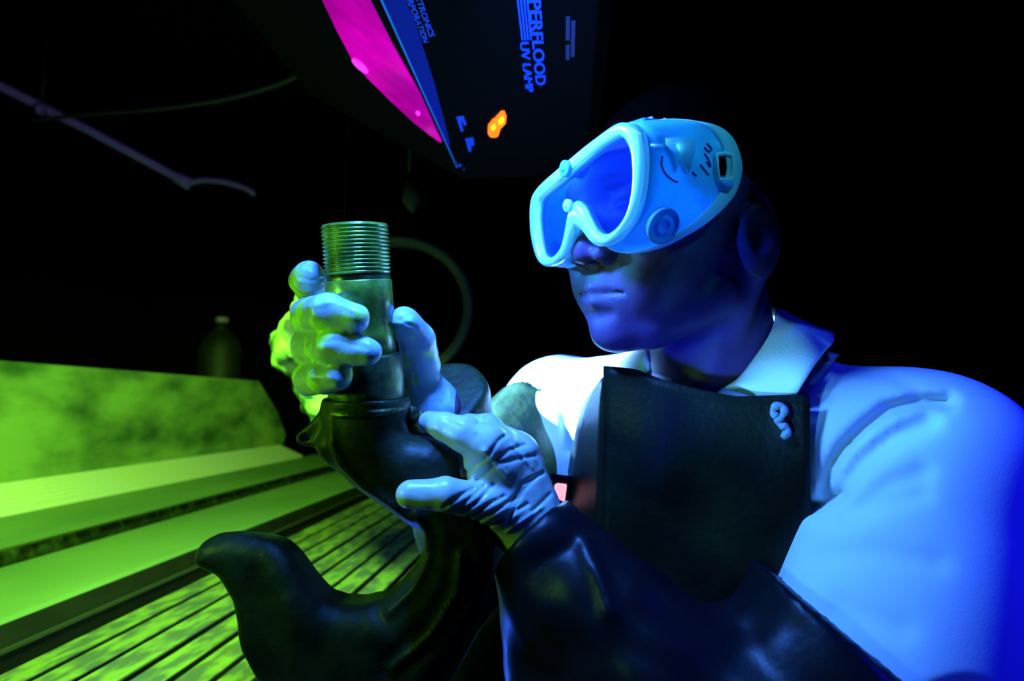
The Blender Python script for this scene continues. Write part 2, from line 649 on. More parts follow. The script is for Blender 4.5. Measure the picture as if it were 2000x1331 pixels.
# upright back panel with a cut-back far end
pts = [(.5, -.2145), (3.06, -.2145), (3.09, -.16), (2.98, -.03), (2.80, .105), (2.78, .1185), (.5, .1185)]
V, Fc = prism([(y, z + Z) for y, z in pts], 0, -1.56, -1.5)
V = [(v[0], v[1], v[2]) for v in V]
bp_ = mesh('back_panel', V, Fc, M['panel'], tank, smooth=False, label='mottled green dye smeared upright panel')
# ribbed wet ledge below it: sloping board with long ribs
tprism('ribbed_ledge', [(-1.53, -.2145), (-1.5, -.2145), (-1.369, -.2715), (-1.369, -.31), (-1.53, -.31)], M['ridge'], .4, 3.03, 'pale bright wet ledge')
for i in range(7):
    t = (i + .5) / 7
    x, z = -1.5 + .131 * t, -.2145 - .057 * t
    tprism('rib', [(x - .0065, z + .001), (x - .003, z + .013), (x + .003, z + .011), (x + .0065, z - .005)], M['ridge'], .4, 3.02)
tprism('upper_shelf', [(-1.38, -.271), (-1.042, -.271), (-1.042, -.31), (-1.38, -.31)], M['bench'], .35, 3.2)
tprism('dark_seam', [(-1.06, -.2695), (-1.042, -.2695), (-1.036, -.282), (-1.036, -.297), (-1.06, -.297)], M['steel'], .35, 3.2)
tprism('lower_shelf', [(-1.05, -.298), (-.79, -.298), (-.782, -.303), (-.782, -.33), (-1.05, -.33)], M['bench'], .3, 3.25)
tprism('rim', [(-.800, -.3035), (-.782, -.3035), (-.765, -.325), (-.762, -.331), (-.765, -.46), (-.80, -.46)], M['tankdark'], .25, 3.25)
tprism('bead', [(-.766, -.329), (-.757, -.329), (-.757, -.334), (-.766, -.336)], M['bead'], .25, 3.2)
# end block, pit under the slats, skirt down to the floor
tprism('end_plate', [(-1.53, -.23), (-1.36, -.285), (-1.36, -.33), (-1.53, -.33)], M['tankdark'], 3.03, 3.10)
tprism('pit', [(-.79, -.46), (-.20, -.46), (-.20, -.50), (-.79, -.50)], M['tankdark'], .25, 3.25)
tprism('front_rail', [(-.203, -.352), (-.17, -.352), (-.17, -.50), (-.203, -.50)], M['tankdark'], .25, 3.25)
for y in (.35, 1.7, 3.05):
    tprism('cross_bar', [(-.765, -.3545), (-.20, -.3545), (-.20, -.385), (-.765, -.385)], M['tankdark'], y, y + .03)
for x0, x1 in ((-1.53, -1.45), (-.26, -.18)):
    for y in (.3, 3.1):
        bbox_obj('leg', (x0, y, 0), (x1, y + .08, Z - (.31 if x0 < -1 else .5)), M['tankdark'], tank)
bbox_obj('skirt', (-1.5, .32, .3), (-.8, 3.2, Z - .33), M['tankdark'], tank)
# slats
edges = [-.7385, -.689, -.6295, -.567, -.509, -.452, -.396, -.340, -.283, -.226]
rs = random.Random(3)
for i in range(len(edges) - 1):
    a = edges[i] + (.0075 if i else 0)
    b = edges[i + 1] - .006
    dz = rs.uniform(-.0015, .0015)
    V, Fc = box((a, .28, Z - .354), (b, 3.12 + rs.uniform(-.02, .02), Z - .350 + dz))
    o = mesh('slat', V, Fc, M['slat'], tank, smooth=False)
    m_ = o.modifiers.new('bevel', 'BEVEL')
    m_.width = .001
    m_.segments = 2

# ------------------------------------------------------------------ dim things behind the tank
def pipe(name, pts, r, m, label, cat, n=12, k=6, closed=False):
    V, Fc = tube(catmull(pts, k) if not closed else pts, r, n, closed)
    o = mesh(name, V, Fc, m, None)
    return tag(o, label, cat)


con = empty('conduit', at(180, 255, 2.3), 'straight dusty conduit slanting down across the dark upper left', 'conduit')
V, Fc = tube([at(-160, 75, 2.0), at(0, 168, 2.15), at(180, 258, 2.3), at(358, 353, 2.45)], .018, 14)
mesh('tube', V, Fc, M['pipe'], con)
V, Fc = tube([at(345, 346, 2.45), at(372, 361, 2.46)], .026, 14)
mesh('coupling', V, Fc, M['pipe'], con)
V, Fc = tube([at(76, 212, 2.2), at(84, 216, 2.2)], .022, 14)
mesh('clamp', V, Fc, M['pipe'], con)
V, Fc = tube(catmull([at(368, 358, 2.46), at(400, 352, 2.46), at(440, 356, 2.45), at(480, 368, 2.44), at(497, 380, 2.44)], 5), .012, 10)
mesh('bent_end', V, Fc, M['pipe'], con)
V, Fc = tube([at(80, 212, 2.2), at(80, 212, 2.2) + np.array([0, 0, 2.9 - at(80, 212, 2.2)[2]])], .006, 8)
mesh('hanger_rod', V, Fc, M['tankdark'], con)
pipe('hanging_cable', [at(60, 235, 2.2), at(195, 222, 2.1), at(300, 214, 2.0), at(430, 196, 1.9), at(540, 166, 1.8), at(620, 130, 1.75), at(700, 95, 1.7), at(740, 20, 1.7)], .007, M['dimgreen'],
     'thin slack cable sagging behind the lamp\'s filter', 'cable', 8)
# coil of hose behind the work piece
hc = empty('hose_coil', at(785, 600, 1.7), 'coiled hose hanging in the dark behind the gloved hand', 'hose')
for j, (rad, dz) in enumerate(((.196, 0), (.19, .02), (.199, .045))):
    ring = []
    for i in range(48):
        a = 2 * math.pi * i / 48
        ring.append(w2(P(785, 602, 1.7 + dz) + rad * np.array([math.cos(a), math.sin(a), .12 * math.sin(a * 2)])))
    V, Fc = tube(ring, .011, 12, True)
    mesh('loop', V, Fc, M['dimgreen'], hc)
V, Fc = tube([at(805, 412, 1.72), at(805, 390, 1.75), at(800, 340, 1.8)], [.008, .03, .006], 12)
mesh('hook_knob', V, Fc, M['dimgreen'], hc)
V, Fc = tube([at(800, 345, 1.8), [at(800, 345, 1.8)[0], at(800, 345, 1.8)[1], 2.9]], .006, 8)
mesh('hanger_rod', V, Fc, M['tankdark'], hc)
# tall cylinder behind the panel
g0 = at(430, 700, 3.4)
gas = empty('gas_cylinder', (g0[0], g0[1], 0), 'dim tall gas cylinder standing behind the green panel\'s far end', 'cylinder')
top = at(430, 640, 3.4)[2]
V, Fc = lathe((g0[0], g0[1], 0), (g0[0], g0[1], top), [(0, .10), (.01, .115), (.93, .115), (.96, .10), (.985, .06), (1.0, .03), (1.02, .028)])
mesh('shell', V, Fc, M['tankdark'], gas)
V, Fc = lathe((g0[0], g0[1], top), (g0[0], g0[1], top + .06), [(0.2, .02), (.5, .02), (.52, .035), (1, .035)], 20)
mesh('valve', V, Fc, M['pipe'], gas)

# crumpled dye-soaked rag hanging behind the fingers
rag_poly = [(592, 560), (575, 600), (548, 636), (528, 676), (540, 712), (572, 742), (596, 800), (622, 836), (660, 830), (700, 700), (660, 560), (620, 545)]


def f_rag(p):
    x, y = pix(p)
    d2 = poly2(x, y, rag_poly) / FPX * p[:, 2]
    z = np.abs(p[:, 2] - .95) - .02
    w = np.stack([d2 + .016, z], 1)
    d = np.sqrt((np.maximum(w, 0) ** 2).sum(1)) + np.minimum(w.max(1), 0) - .016
    return d * .8 + lump(p, 90, .006, 2) + lump(p, 200, .003, 4)


lo, hi = P(505, 850, 1.0), P(720, 530, .9)
M['rag'] = mat('dye_soaked_rag', (.02, .03, .015), .7, col2=(.30, .62, .10), scale=16, lo=.42, hi=.56, bump=.5, bscale=60)
rag = sdf_obj('rag', f_rag, (lo[0] - .02, lo[1], .88), (hi[0] + .02, hi[1] + .02, 1.03), .005, M['rag'], None, tol=2)
tag(rag, 'crumpled green dyed rag hanging just behind the gripping fingers', 'rag')
r0 = at(668, 580, .95)
V, Fc = tube([r0 - np.array([0, 0, .02]), [r0[0], r0[1], 2.9]], .0012, 8)
mesh('hanging_cord', V, Fc, M['wall'], rag)

# ------------------------------------------------------------------ the lamp: a housing above the bench, long edges along Y, label side down
H = .36
K = H / .28                      # the lamp's own measures below were taken for a 28 cm height
LZ = Z + H
lampo = empty('inspection_lamp', (-.06, .5, LZ), 'black ultraviolet lamp housing overhead with magenta filter and blue lettering', 'lamp')


def up(px, py):
    """point of the label face (a level plane H above the lens) under a pixel"""
    v = np.array([(px - 1000) / FPX, (665.5 - py) / FPX, 1.]) @ BR
    return CAM + v * (H / v[2])


yend = up(920, 350)[1]
x_edge = up(745, 0)[0]
# housing: bevelled underside; the filter side slopes up and away to the left
SL = .6
prof = [(x_edge, 0), (.035, 0), (.05, .015), (.05, .17), (x_edge - .26, .17), (x_edge - .26, SL * .26)]
V, Fc = prism([(x, z + LZ) for x, z in prof], 1, .12, yend)
o = mesh('housing', V, Fc, M['lampbody'], lampo, smooth=False)
b_ = o.modifiers.new('bevel', 'BEVEL')
b_.width = .003
b_.segments = 2


def plate(name, pts3, nrm, th, m, label=None, smooth=False, parent=lampo):
    """flat plate with real thickness standing proud along nrm"""
    n = len(pts3)
    A = [np.asarray(p) for p in pts3]
    nv = np.asarray(nrm, float)
    nv = nv / np.linalg.norm(nv)
    V = [p for p in A] + [p + nv * th for p in A]
    Fc = [tuple(range(n)), tuple(range(2 * n - 1, n - 1, -1))] + [(i, i + n, (i + 1) % n + n, (i + 1) % n) for i in range(n)]
    return mesh(name, V, Fc, m, parent, smooth, label)


DN = (0, 0, -1)
plate('edge_sheen', [(x_edge + .001, .6 * K, LZ), (x_edge + .004 * K, .6 * K, LZ), (x_edge + .0135 * K, .48 * K, LZ), (x_edge + .0175 * K, .40 * K, LZ), (x_edge + .0175 * K, .15 * K, LZ), (x_edge + .001, .15 * K, LZ)],
      DN, .0012, M['bluesheen'], 'painted blue sheen along the housing edge')  # sheen on the bevel, laid on as a blue plate


plate('edge_highlight', [(x_edge - .0005, .66 * K, LZ), (x_edge + .0013, .66 * K, LZ), (x_edge + .0022, .15 * K, LZ), (x_edge - .0005, .15 * K, LZ)], DN, .0018, M['edgelight'])  # bright lit edge, laid on as a thin plate


def on_slope(px, py):
    v = np.array([(px - 1000) / FPX, (665.5 - py) / FPX, 1.]) @ BR
    t = (H + SL * (x_edge - 0.0)) / (v[2] + SL * v[0])
    return CAM + v * t


SN = (-SL, 0, -1)
fil = [(863, 276), (820, 180), (766, 84), (724, 0), (680, -88), (655, -140), (570, -140), (590, -90), (634, 0), (660, 55), (691, 114), (721, 150), (766, 195), (808, 234), (843, 262)]
fg = plate('filter_glass', [on_slope(*q) for q in fil], SN, .003, M['filter'], 'glowing magenta filter glass')


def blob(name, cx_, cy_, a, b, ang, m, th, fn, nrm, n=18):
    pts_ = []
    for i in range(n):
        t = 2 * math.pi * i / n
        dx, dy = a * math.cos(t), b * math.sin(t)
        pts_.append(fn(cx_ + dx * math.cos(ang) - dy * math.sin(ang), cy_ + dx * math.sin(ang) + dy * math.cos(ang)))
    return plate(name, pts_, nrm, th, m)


blob('painted_glint', 706, 124, 20, 5, math.radians(42), M['glint_glow'], .0045, on_slope, SN)  # highlights on the glass, put in as small glowing plates
blob('painted_glint', 819, 217, 5, 3, math.radians(50), M['glint_glow'], .0040, on_slope, SN)


def text(body, x, y_end, length, cap, m, name='lettering'):
    x, y_end, length, cap = x * K, y_end * K, length * K, cap * K
    cu = bpy.data.curves.new(name, 'FONT')
    cu.body = body
    cu.size = 1
    cu.offset = .022
    cu.extrude = .01
    o = bpy.data.objects.new(name, cu)
    COL.objects.link(o)
    bpy.context.view_layer.update()
    w, h = o.dimensions.x, o.dimensions.y
    sx, sy_ = length / w, cap / h
    R_ = Matrix(((0, sy_, 0, x), (sx, 0, 0, y_end - length), (0, 0, -.05, LZ - .0006), (0, 0, 0, 1)))
    R_.translation = R_.translation - Vector(lampo.location)
    o.parent = lampo
    o.matrix_local = R_
    bpy.context.view_layer.update()
    me = bpy.data.meshes.new_from_object(o)
    me.materials.clear()
    me.materials.append(m)
    q = bpy.data.objects.new(name, me)
    q.parent = lampo
    q.matrix_local = R_
    bpy.data.objects.remove(o)
    COL.objects.link(q)
    return q


text('SPECTRONICS', -.1000, .4135, .060, .0046, M['print'])
text('CORPORATION', -.1062, .4200, .062, .0046, M['print'])
text('SUPERFLOOD', -.0223, .4890, .137, .0092, M['print'])
text('UV LAMP', -.0318, .4990, .073, .0072, M['print'])
for i in range(4):
    x0 = (-.0305 + i * .0022) * K
    plate('print_stripe', [(x0, .15 * K, LZ), (x0, .425 * K, LZ), (x0 + .0015 * K, .425 * K, LZ), (x0 + .0015 * K, .15 * K, LZ)], DN, .0004, M['print'])
for xx, yy, ln in ((.0035, .40, .028), (.0035, .434, .02), (.0075, .405, .045)):
    xx, yy, ln = xx * K, yy * K, ln * K
    plate('faded_caption', [(xx, yy, LZ), (xx, yy + ln, LZ), (xx + .004, yy + ln, LZ), (xx + .004, yy, LZ)], DN, .0004, M['dimprint'])
for poly in ([(891, 228), (905, 226), (912, 243), (906, 245), (903, 236), (901, 240), (906, 256), (900, 257)], [(908, 271), (924, 268), (927, 283), (921, 285), (920, 296), (915, 295)]):
    plate('blue_sticker', [up(*q) for q in poly], DN, .0005, M['print'])
sw = plate('switch_bezel', [up(*q) for q in [(945, 262), (968, 272), (996, 240), (990, 206), (970, 208), (948, 238)]], DN, .002, M['lampbody'])
r1 = plate('rocker', [up(*q) for q in [(953, 241), (963, 228), (975, 232), (977, 246), (973, 258), (967, 261), (958, 260), (953, 253)]], DN, .006, M['switch'], 'lit orange rocker switch')
r2 = plate('rocker_lamp', [up(*q) for q in [(966, 227), (979, 213), (985, 213), (989, 222), (988, 233), (978, 244), (971, 240)]], DN, .0055, M['switch'], 'lit amber rocker end')
plate('lamp_core', [up(*q) for q in [(973, 227), (981, 219), (985, 224), (983, 232), (975, 236)]], DN, .0062, M['switch_hot'])
plate('lamp_core', [up(*q) for q in [(959, 238), (966, 233), (969, 240), (964, 246), (960, 246)]], DN, .0066, M['switch_hot'])
for q in ((892, 321, .0022, 'print'), (885, 316, .0018, 'dimprint'), (900, 328, .002, 'dimprint')):
    c_ = up(q[0] + 6, q[1])
    V, Fc = lathe(c_ - np.array([0, 0, .004]), c_ + np.array([0, 0, .002]), [(0, q[2] * .7), (.2, q[2]), (1, q[2])], 12)
    mesh('screw', V, Fc, M[q[3]], lampo)
for yy in (.25, .8):
    V, Fc = tube([(-.05, yy, LZ + .16), (-.05, yy, 2.9)], .006, 10)
    mesh('hanger_rod', V, Fc, M['tankdark'], lampo)

# ------------------------------------------------------------------ the crane hook held in both hands
HD = .47                                     # depth of the hook's plane


def h2(p, zt=0.0):
    """pixel coordinates on the hook's plane -> (x, y) metres on that plane"""
    return [((a - 1000) / FPX * HD, (665.5 - b) / FPX * HD) for a, b in p]


hook = empty('crane_hook', at(700, 1440, HD), 'heavy dark steel crane hook with threaded shank held up in both gloved hands', 'hook')
A_top, A_bot = P(693, 441, HD - .012), P(718, 790, HD)
a0, a1 = w2(A_bot), w2(A_top)
Ltot = np.linalg.norm(a1 - a0)
rs_ = 63.5 / FPX * HD


def ty(y):
    return (790 - y) / (790 - 441)


# threaded end: separate crests
prof = []
n_th = 13
y0, y1 = 535, 441
for i in range(n_th):
    ya = y0 + (y1 - y0) * i / n_th
    yb = y0 + (y1 - y0) * (i + 1) / n_th
    for f, rr in ((.0, .945), (.22, .95), (.42, 1.0), (.62, 1.0), (.84, .95)):
        prof.append((ty(ya + (yb - ya) * f), rs_ * rr * .985))
prof += [(ty(440.5), rs_ * .95), (ty(440), rs_ * .90)]
V, Fc = lathe(a0, a1, prof, 72)
mesh('threaded_end', V, Fc, M['shank'], hook, label='ringed threads at the top of the shank')
prof = [(ty(548), rs_ * .93), (ty(546), rs_ * .94), (ty(535), rs_ * .94), (ty(533), rs_ * .9)]
V, Fc = lathe(a0, a1, [(ty(549), rs_ * .90)] + prof, 64)
mesh('relief_groove', V, Fc, M['steel'], hook)
prof = [(ty(700), rs_ * .97), (ty(650), rs_ * .975), (ty(606), rs_ * .98), (ty(605), rs_ * .992), (ty(549), rs_ * .985), (ty(546.5), rs_ * .97)]
V, Fc = lathe(a0, a1, prof, 64)
mesh('shank', V, Fc, M['shank'], hook)
rc = 73 / FPX * HD
prof = [(ty(795), rc * .99), (ty(760), rc), (ty(695), rc * .985), (ty(691.5), rc * .97), (ty(690), rc * .93), (ty(690.2), rs_ * .9)]
V, Fc = lathe(a0, a1, prof, 64)
mesh('collar', V, Fc, M['steel'], hook)

BODY = h2([(642, 792), (640, 820), (628, 848), (622, 862), (630, 885), (646, 905), (668, 925), (700, 953), (730, 974), (760, 994), (790, 1016), (810, 1031), (829, 1034),
           (829, 1058), (818, 1085), (800, 1112), (775, 1140), (745, 1162), (712, 1171), (672, 1171), (645, 1160), (622, 1138), (600, 1108), (580, 1080), (560, 1061), (538, 1050),
           (505, 1043), (462, 1040), (425, 1044), (402, 1055), (388, 1074), (387, 1090), (396, 1103), (415, 1111), (432, 1120), (448, 1140), (461, 1165), (468, 1200), (472, 1230),
           (480, 1265), (492, 1290), (510, 1318), (540, 1365), (590, 1420), (660, 1455), (740, 1450), (810, 1400), (862, 1320), (890, 1280), (920, 1230), (948, 1165), (962, 1110),
           (968, 1060), (975, 1010), (960, 970), (930, 945), (897, 935), (897, 900), (880, 872), (850, 858), (805, 852), (785, 838), (777, 822), (782, 806), (795, 792)])
LUG = h2([(650, 790), (625, 808), (600, 834), (586, 846), (586, 860), (600, 869), (640, 866), (660, 850)])
RIDGES = [h2([(664, 800), (668, 850), (684, 895), (722, 935), (775, 970), (810, 1000)]), h2([(822, 985), (842, 1030), (842, 1080), (815, 1130), (770, 1170)]),
          h2([(905, 1060), (900, 1130), (850, 1210), (780, 1270)])]
FLARE = h2([(716, 800), (722, 850)])


def f_hook(p):
    z = p[:, 2] - HD
    # slide each point to where it projects on the hook's plane so the outline keeps its drawn size at the middle of the thickness
    x, y = p[:, 0], p[:, 1]
    d2 = poly2(x, y, BODY)
    tip = np.clip((x - h2([(520, 0)])[0][0]) / .03, 0, 1)
    th = .017 + .009 * tip
    r = .015 + .006 * tip
    w = np.stack([d2 + r, np.abs(z) - th + r], 1)
    d = np.sqrt((np.maximum(w, 0) ** 2).sum(1)) + np.minimum(w.max(1), 0) - r
    for rg in RIDGES:
        dr = line2(x, y, rg)
        d = d - .0026 * np.exp(-(dr / .0028) ** 2) + .0016 * np.exp(-((dr - .0075) / .005) ** 2)
    ld = poly2(x, y, LUG)
    w = np.stack([ld + .003, np.abs(z) - .009], 1)
    l = np.sqrt((np.maximum(w, 0) ** 2).sum(1)) + np.minimum(w.max(1), 0) - .003
    hx, hy = h2([(606, 851)])[0]
    hole = np.sqrt(((x - hx) / 1.25) ** 2 + (y - hy) ** 2) - .0030
    l = np.maximum(l, -hole)
    d = smin(d, l, .004)
    # round neck flowing out of the collar
    q0, q1 = P(716, 785, HD), P(722, 850, HD)
    d = smin(d, cone(p, q0, q1, .0325, .026), .012)
    return np.maximum(d, -hole) + lump(p, 130, .0006, 1)


lo, hi = P(370, 1470, HD), P(985, 780, HD)
ho = sdf_obj('hook_body', f_hook, (lo[0], lo[1], HD - .04), (hi[0], hi[1] + .004, HD + .04), .0024, M['castdark'], hook)
V, Fc = [], []
ring = []
prof = [(ty(806), rc * .98), (ty(801), rc * 1.10), (ty(797), rc * 1.14), (ty(792), rc * 1.13), (ty(787), rc * 1.04), (ty(780), rc * 1.0)]
V, Fc = lathe(a0, a1, prof, 64)
mesh('collar_flange', V, Fc, M['steel'], hook)
# latch bolt and spring behind the body
V, Fc = lathe(at(800, 812, HD + .012), at(808, 806, HD + .002), [(0, .006), (.3, .008), (.8, .008), (1, .005)], 6)
mesh('latch_bolt', V, Fc, M['steel'], hook)
V, Fc = tube(catmull([at(776, 800, HD + .015), at(790, 830, HD + .01), at(806, 838, HD + .01), at(822, 836, HD + .02)], 5), .006, 10)
mesh('latch_spring', V, Fc, M['steel'], hook)

# ------------------------------------------------------------------ joints shared by body, gloves and sleeves
NW = P(1030, 1020, .475)                      # near wrist (left hand)
FW = P(838, 800, .525)                        # far wrist (right hand)
NE = P(1560, 1640, .38)
FE = P(925, 1010, .66)
NS = P(1805, 912, .455)
FS = P(1085, 800, .76)

near_chains = [
    ([P(1000, 1000, .46), P(955, 985, .445), P(870, 966, .432), P(800, 966, .4285)], [.019, .0145, .0125, .0100]),        # thumb
    ([P(975, 905, .458), P(950, 870, .452), P(905, 848, .452), P(868, 834, .458), P(838, 824, .470)], [.017, .0155, .0135, .0110, .0085]),  # index
    ([P(1000, 900, .470), P(948, 844, .475), P(915, 838, .49), P(880, 858, .505), P(868, 880, .508)], [.017, .0145, .012, .011, .0095]),
    ([P(1015, 910, .490), P(985, 868, .500), P(940, 862, .512), P(900, 885, .515), P(880, 905, .512)], [.017, .0145, .0125, .011, .0095]),
    ([P(1030, 940, .505), P(1000, 905, .515), P(960, 905, .522), P(920, 925, .520)], [.015, .013, .011, .0095]),
]
near_palm = [
    (NW, P(968, 885, .462), .027, .019), (NW, P(1005, 890, .485), .027, .021), (NW, P(1022, 915, .505), .025, .019),
    (P(1000, 1000, .47), P(950, 900, .458), .020, .014), (P(960, 975, .457), P(935, 905, .455), .013, .010),
]
far_chains = [
    ([P(650, 640, .555), P(612, 575, .54), P(600, 548, .505), P(604, 541, .472)], [.013, .0135, .0140, .0130]),            # index, seen end on
    ([P(660, 660, .555), P(603, 632, .53), P(604, 616, .470), P(640, 611, .4285), P(693, 621, .422)], [.013, .013, .0142, .0142, .0104]),
    ([P(665, 700, .555), P(604, 692, .53), P(604, 677, .470), P(655, 678, .428), P(717, 688, .4225)], [.013, .013, .0140, .0136, .0102]),
    ([P(675, 740, .555), P(604, 747, .53), P(605, 739, .472), P(635, 737, .436), P(661, 735, .4265)], [.012, .012, .0130, .0124, .0102]),
    ([P(815, 770, .53), P(822, 715, .515), P(815, 665, .492), P(790, 630, .472)], [.020, .0165, .0150, .0128]),            # thumb
]
far_palm = [
    (FW, P(650, 650, .56), .024, .017), (FW, P(665, 700, .56), .024, .018), (FW, P(680, 745, .56), .024, .017), (FW, P(812, 750, .53), .025, .022),
    (P(650, 645, .56), P(675, 745, .56), .017, .017),
]


def hand(p, chains, palm, g=0.0, kk=.006):
    d = None
    for a, b, ra, rb in palm:
        e = cone(p, a, b, ra + g, rb + g)
        d = e if d is None else smin(d, e, .010)
    for pts_, r in chains:
        d = smin(d, chain(p, pts_, [q + g for q in r], .003), kk)
    return d


# ------------------------------------------------------------------ the person
def rot_head(a, b, c):
    L0 = np.array([math.cos(a), 0, -math.sin(a)])
    F0 = np.array([-math.sin(a), 0, -math.cos(a)])
    U0 = np.array([0, 1., 0])
    Fw = math.cos(b) * F0 - math.sin(b) * U0
    U = math.cos(b) * U0 + math.sin(b) * F0
    L = math.cos(c) * L0 + math.sin(c) * U
    return np.array([L, Fw, math.cos(c) * U - math.sin(c) * L0])


HR = rot_head(1.05218, .09569, -.02761)       # rows: the head's left, front and up in camera space
HC = np.array([.14929, .08658, .53072])       # between the ears


def hl(p):
    return ((p - HC) @ HR.T) * 1000


def hc_(l):
    return (np.asarray(l, float) / 1000) @ HR + HC


def f_head(p):
    q = hl(p)
    m = q.copy()
    m[:, 0] = np.abs(m[:, 0])                 # the face is symmetric
    d = ell(m, (0, -14, 48), (75, 97, 86))
    d = smin(d, ell(m, (0, 40, 20), (64, 62, 74)), 18)
    d = smin(d, ell(m, (0, 46, -35), (50, 46, 48)), 18)
    d = smin(d, ell(m, (0, 57, -52), (41, 40, 36)), 14)      # muzzle and jaw
    d = smin(d, cone(m, (50, 2, -50), (26, 58, -70), 17, 16), 14)
    d = smin(d, ell(m, (0, 78, -74), (20, 19, 15)), 12)       # chin
    d = smin(d, ell(m, (40, 62, -8), (26, 26, 24)), 14)      # cheeks
    d = smin(d, ell(m, (34, 70, -32), (19, 19, 22)), 14)
    d = smin(d, cone(m, (8, 94, 50), (36, 82, 50), 11, 10), 8)   # brow
    # eye sockets, eyes
    d = smax(d, -ell(m, (32, 104, 34), (17, 15, 12)), 8)
    d = smin(d, ell(m, (32, 82, 33), (13, 13, 12)), 2)
    d = smax(d, -cone(m, (22, 96, 31), (42, 92, 31), 1.4, 1.2), 1.5)
    d = smax(d, -cone(m, (20, 92, 43), (44, 88, 42), 1.8, 1.6), 2)
    # nose
    d = smin(d, cone(m, (0, 93, 42), (0, 106, 2), 7, 9), 7)
    d = smin(d, ell(m, (0, 104.5, -5), (12, 11.5, 10)), 5)
    d = smin(d, ell(m, (16, 96, -7), (9.5, 13, 9)), 3.5)
    d = smax(d, -ell(m, (9.5, 100, -16), (5.4, 8.5, 5.2)), 1.2)
    d = smax(d, -cone(m, (27, 92, 2), (25, 88, -18), 1.8, 1.5), 3)
    # mouth
    d = smin(d, ell(m, (0, 81, -36), (30, 17, 24)), 8)
    d = smin(d, cone(m, (0, 97, -33.5), (25, 85, -37.5), 5.0, 2.4), 3.5)
    d = smin(d, cone(m, (0, 95.5, -45.5), (22, 84, -42), 6.4, 3.2), 3.5)
    d = smax(d, -cone(m, (0, 103, -39.3), (29, 90, -39), 2.6, 1.6), 1.8)
    d = smax(d, -ell(m, (0, 105, -23), (3.0, 6, 6)), 3)
    d = smax(d, -cone(m, (0, 102, -57), (16, 96, -56), 5.0, 3), 6)
    # ears
    e = ell(m, (77, -10, -6), (6, 19, 31), ((.93, .36, 0), (-.36, .93, 0), (0, 0, 1)))
    e = smax(e, -ell(m, (82, -7, 0), (6, 10, 17), ((.93, .36, 0), (-.36, .93, 0), (0, 0, 1))), 3)
    d = smin(d, e, 4)
    # neck
    n0, n1 = (0, -22, -30), (0, -48, -175)
    d = smin(d, cone(m, n0, n1, 56, 64), 16)
    d = smin(d, cone(m, (62, -22, -30), (14, 18, -165), 12, 11), 10)
    return d / 1000


SAX = NS - FS
SAX = SAX / np.linalg.norm(SAX)               # shoulder line, towards the near (left) shoulder
UPV = np.array([0.05, 1.0, 0.0])
FAX = np.cross(UPV, SAX)
FAX = FAX / np.linalg.norm(FAX)
if FAX[0] > 0:
    FAX = -FAX
UAX = np.cross(SAX, FAX)
if UAX[1] < 0:
    UAX = -UAX
TC = (NS + FS) / 2 + np.array([0, -.17, 0])
TAX = np.array([SAX, FAX, UAX])


def f_torso(p, g=0.0):
    d = ell(p, TC - FAX * .01, (.175 + g, .115 + g, .21 + g), TAX)
    d = smin(d, ell(p, TC - UAX * .22, (.155 + g, .11 + g, .20 + g), TAX), .06)
    nb = hc_((0, -45, -150))
    d = smin(d, cone(p, nb, NS * .97 + nb * .03, .055 + g, .058 + g), .05)
    d = smin(d, cone(p, nb, FS * .9 + nb * .1, .052 + g, .054 + g), .05)
    return d


def f_arm(p, s, e, w, r0, r1, r2, k=.02):
    return smin(cone(p, s, e, r0, r1), cone(p, e, w, r1, r2), k)


def f_body(p):
    d = smin(f_head(p), f_torso(p, -.006), .015)
    d = smin(d, f_arm(p, NS, NE, NW, .046, .038, .026), .03)
    d = smin(d, f_arm(p, FS, FE, FW, .050, .038, .026), .03)
    d = smin(d, hand(p, near_chains, near_palm, -.0022), .008)
    d = smin(d, hand(p, far_chains, far_palm, -.0022), .008)
    return d


person = sdf_obj('person', f_body, (-.22, -.62, .33), (.42, .26, .90), .0024, M['skin'], None, tol=1.35)
tag(person, 'person in goggles, white shirt and dark rubber apron looking at the hook', 'person')


# hair: close cropped cap with a fringe line above the ears
def f_hair(p):
    q = hl(p)
    m = q.copy()
    m[:, 0] = np.abs(m[:, 0])
    d = ell(m, (0, -16, 50), (79, 101, 91))
    cut = np.maximum(m[:, 1] * .60 - m[:, 2] + 46, -(m[:, 2] + 45))     # keep above the hairline
    side = np.maximum(m[:, 1] - 18, 0) - m[:, 2] * .35 - 12
    d = smax(d, cut, 6)
    return (d + 1.2 * np.sin(q[:, 0] * .5) * np.sin(q[:, 1] * .5) * np.sin(q[:, 2] * .5)) / 1000


sdf_obj('hair', f_hair, HC - .13, HC + .17, .004, M['hair'], person, 'close cropped black hair')


# ---- shirt with its two short sleeves and pressed folds
SHIRT_FOLDS = [
    ([(1612, 960), (1630, 905), (1645, 880), (1690, 835), (1735, 800), (1790, 787), (1850, 786)], 15, .011),
    ([(1640, 965), (1680, 905), (1740, 855), (1810, 822)], 20, .010),
    ([(1655, 1005), (1730, 950), (1800, 925)], 22, .004),
    ([(1575, 990), (1610, 985), (1640, 968)], 13, .010),
    ([(1600, 1012), (1700, 995), (1800, 965)], 20, .003),
    ([(1602, 800), (1612, 860), (1600, 930)], 9, .002),
    ([(1640, 720), (1740, 735), (1840, 790)], 12, .0012),
    ([(1590, 1090), (1700, 1080), (1830, 1100)], 26, .002),
    ([(1640, 1190), (1760, 1230)], 30, .0025),
    ([(1060, 760), (1100, 800), (1110, 880)], 8, .004),
]
NE2 = P(1665, 1640, .38)
NC = NS + (NE - NS) * .52                     # where the near sleeve ends


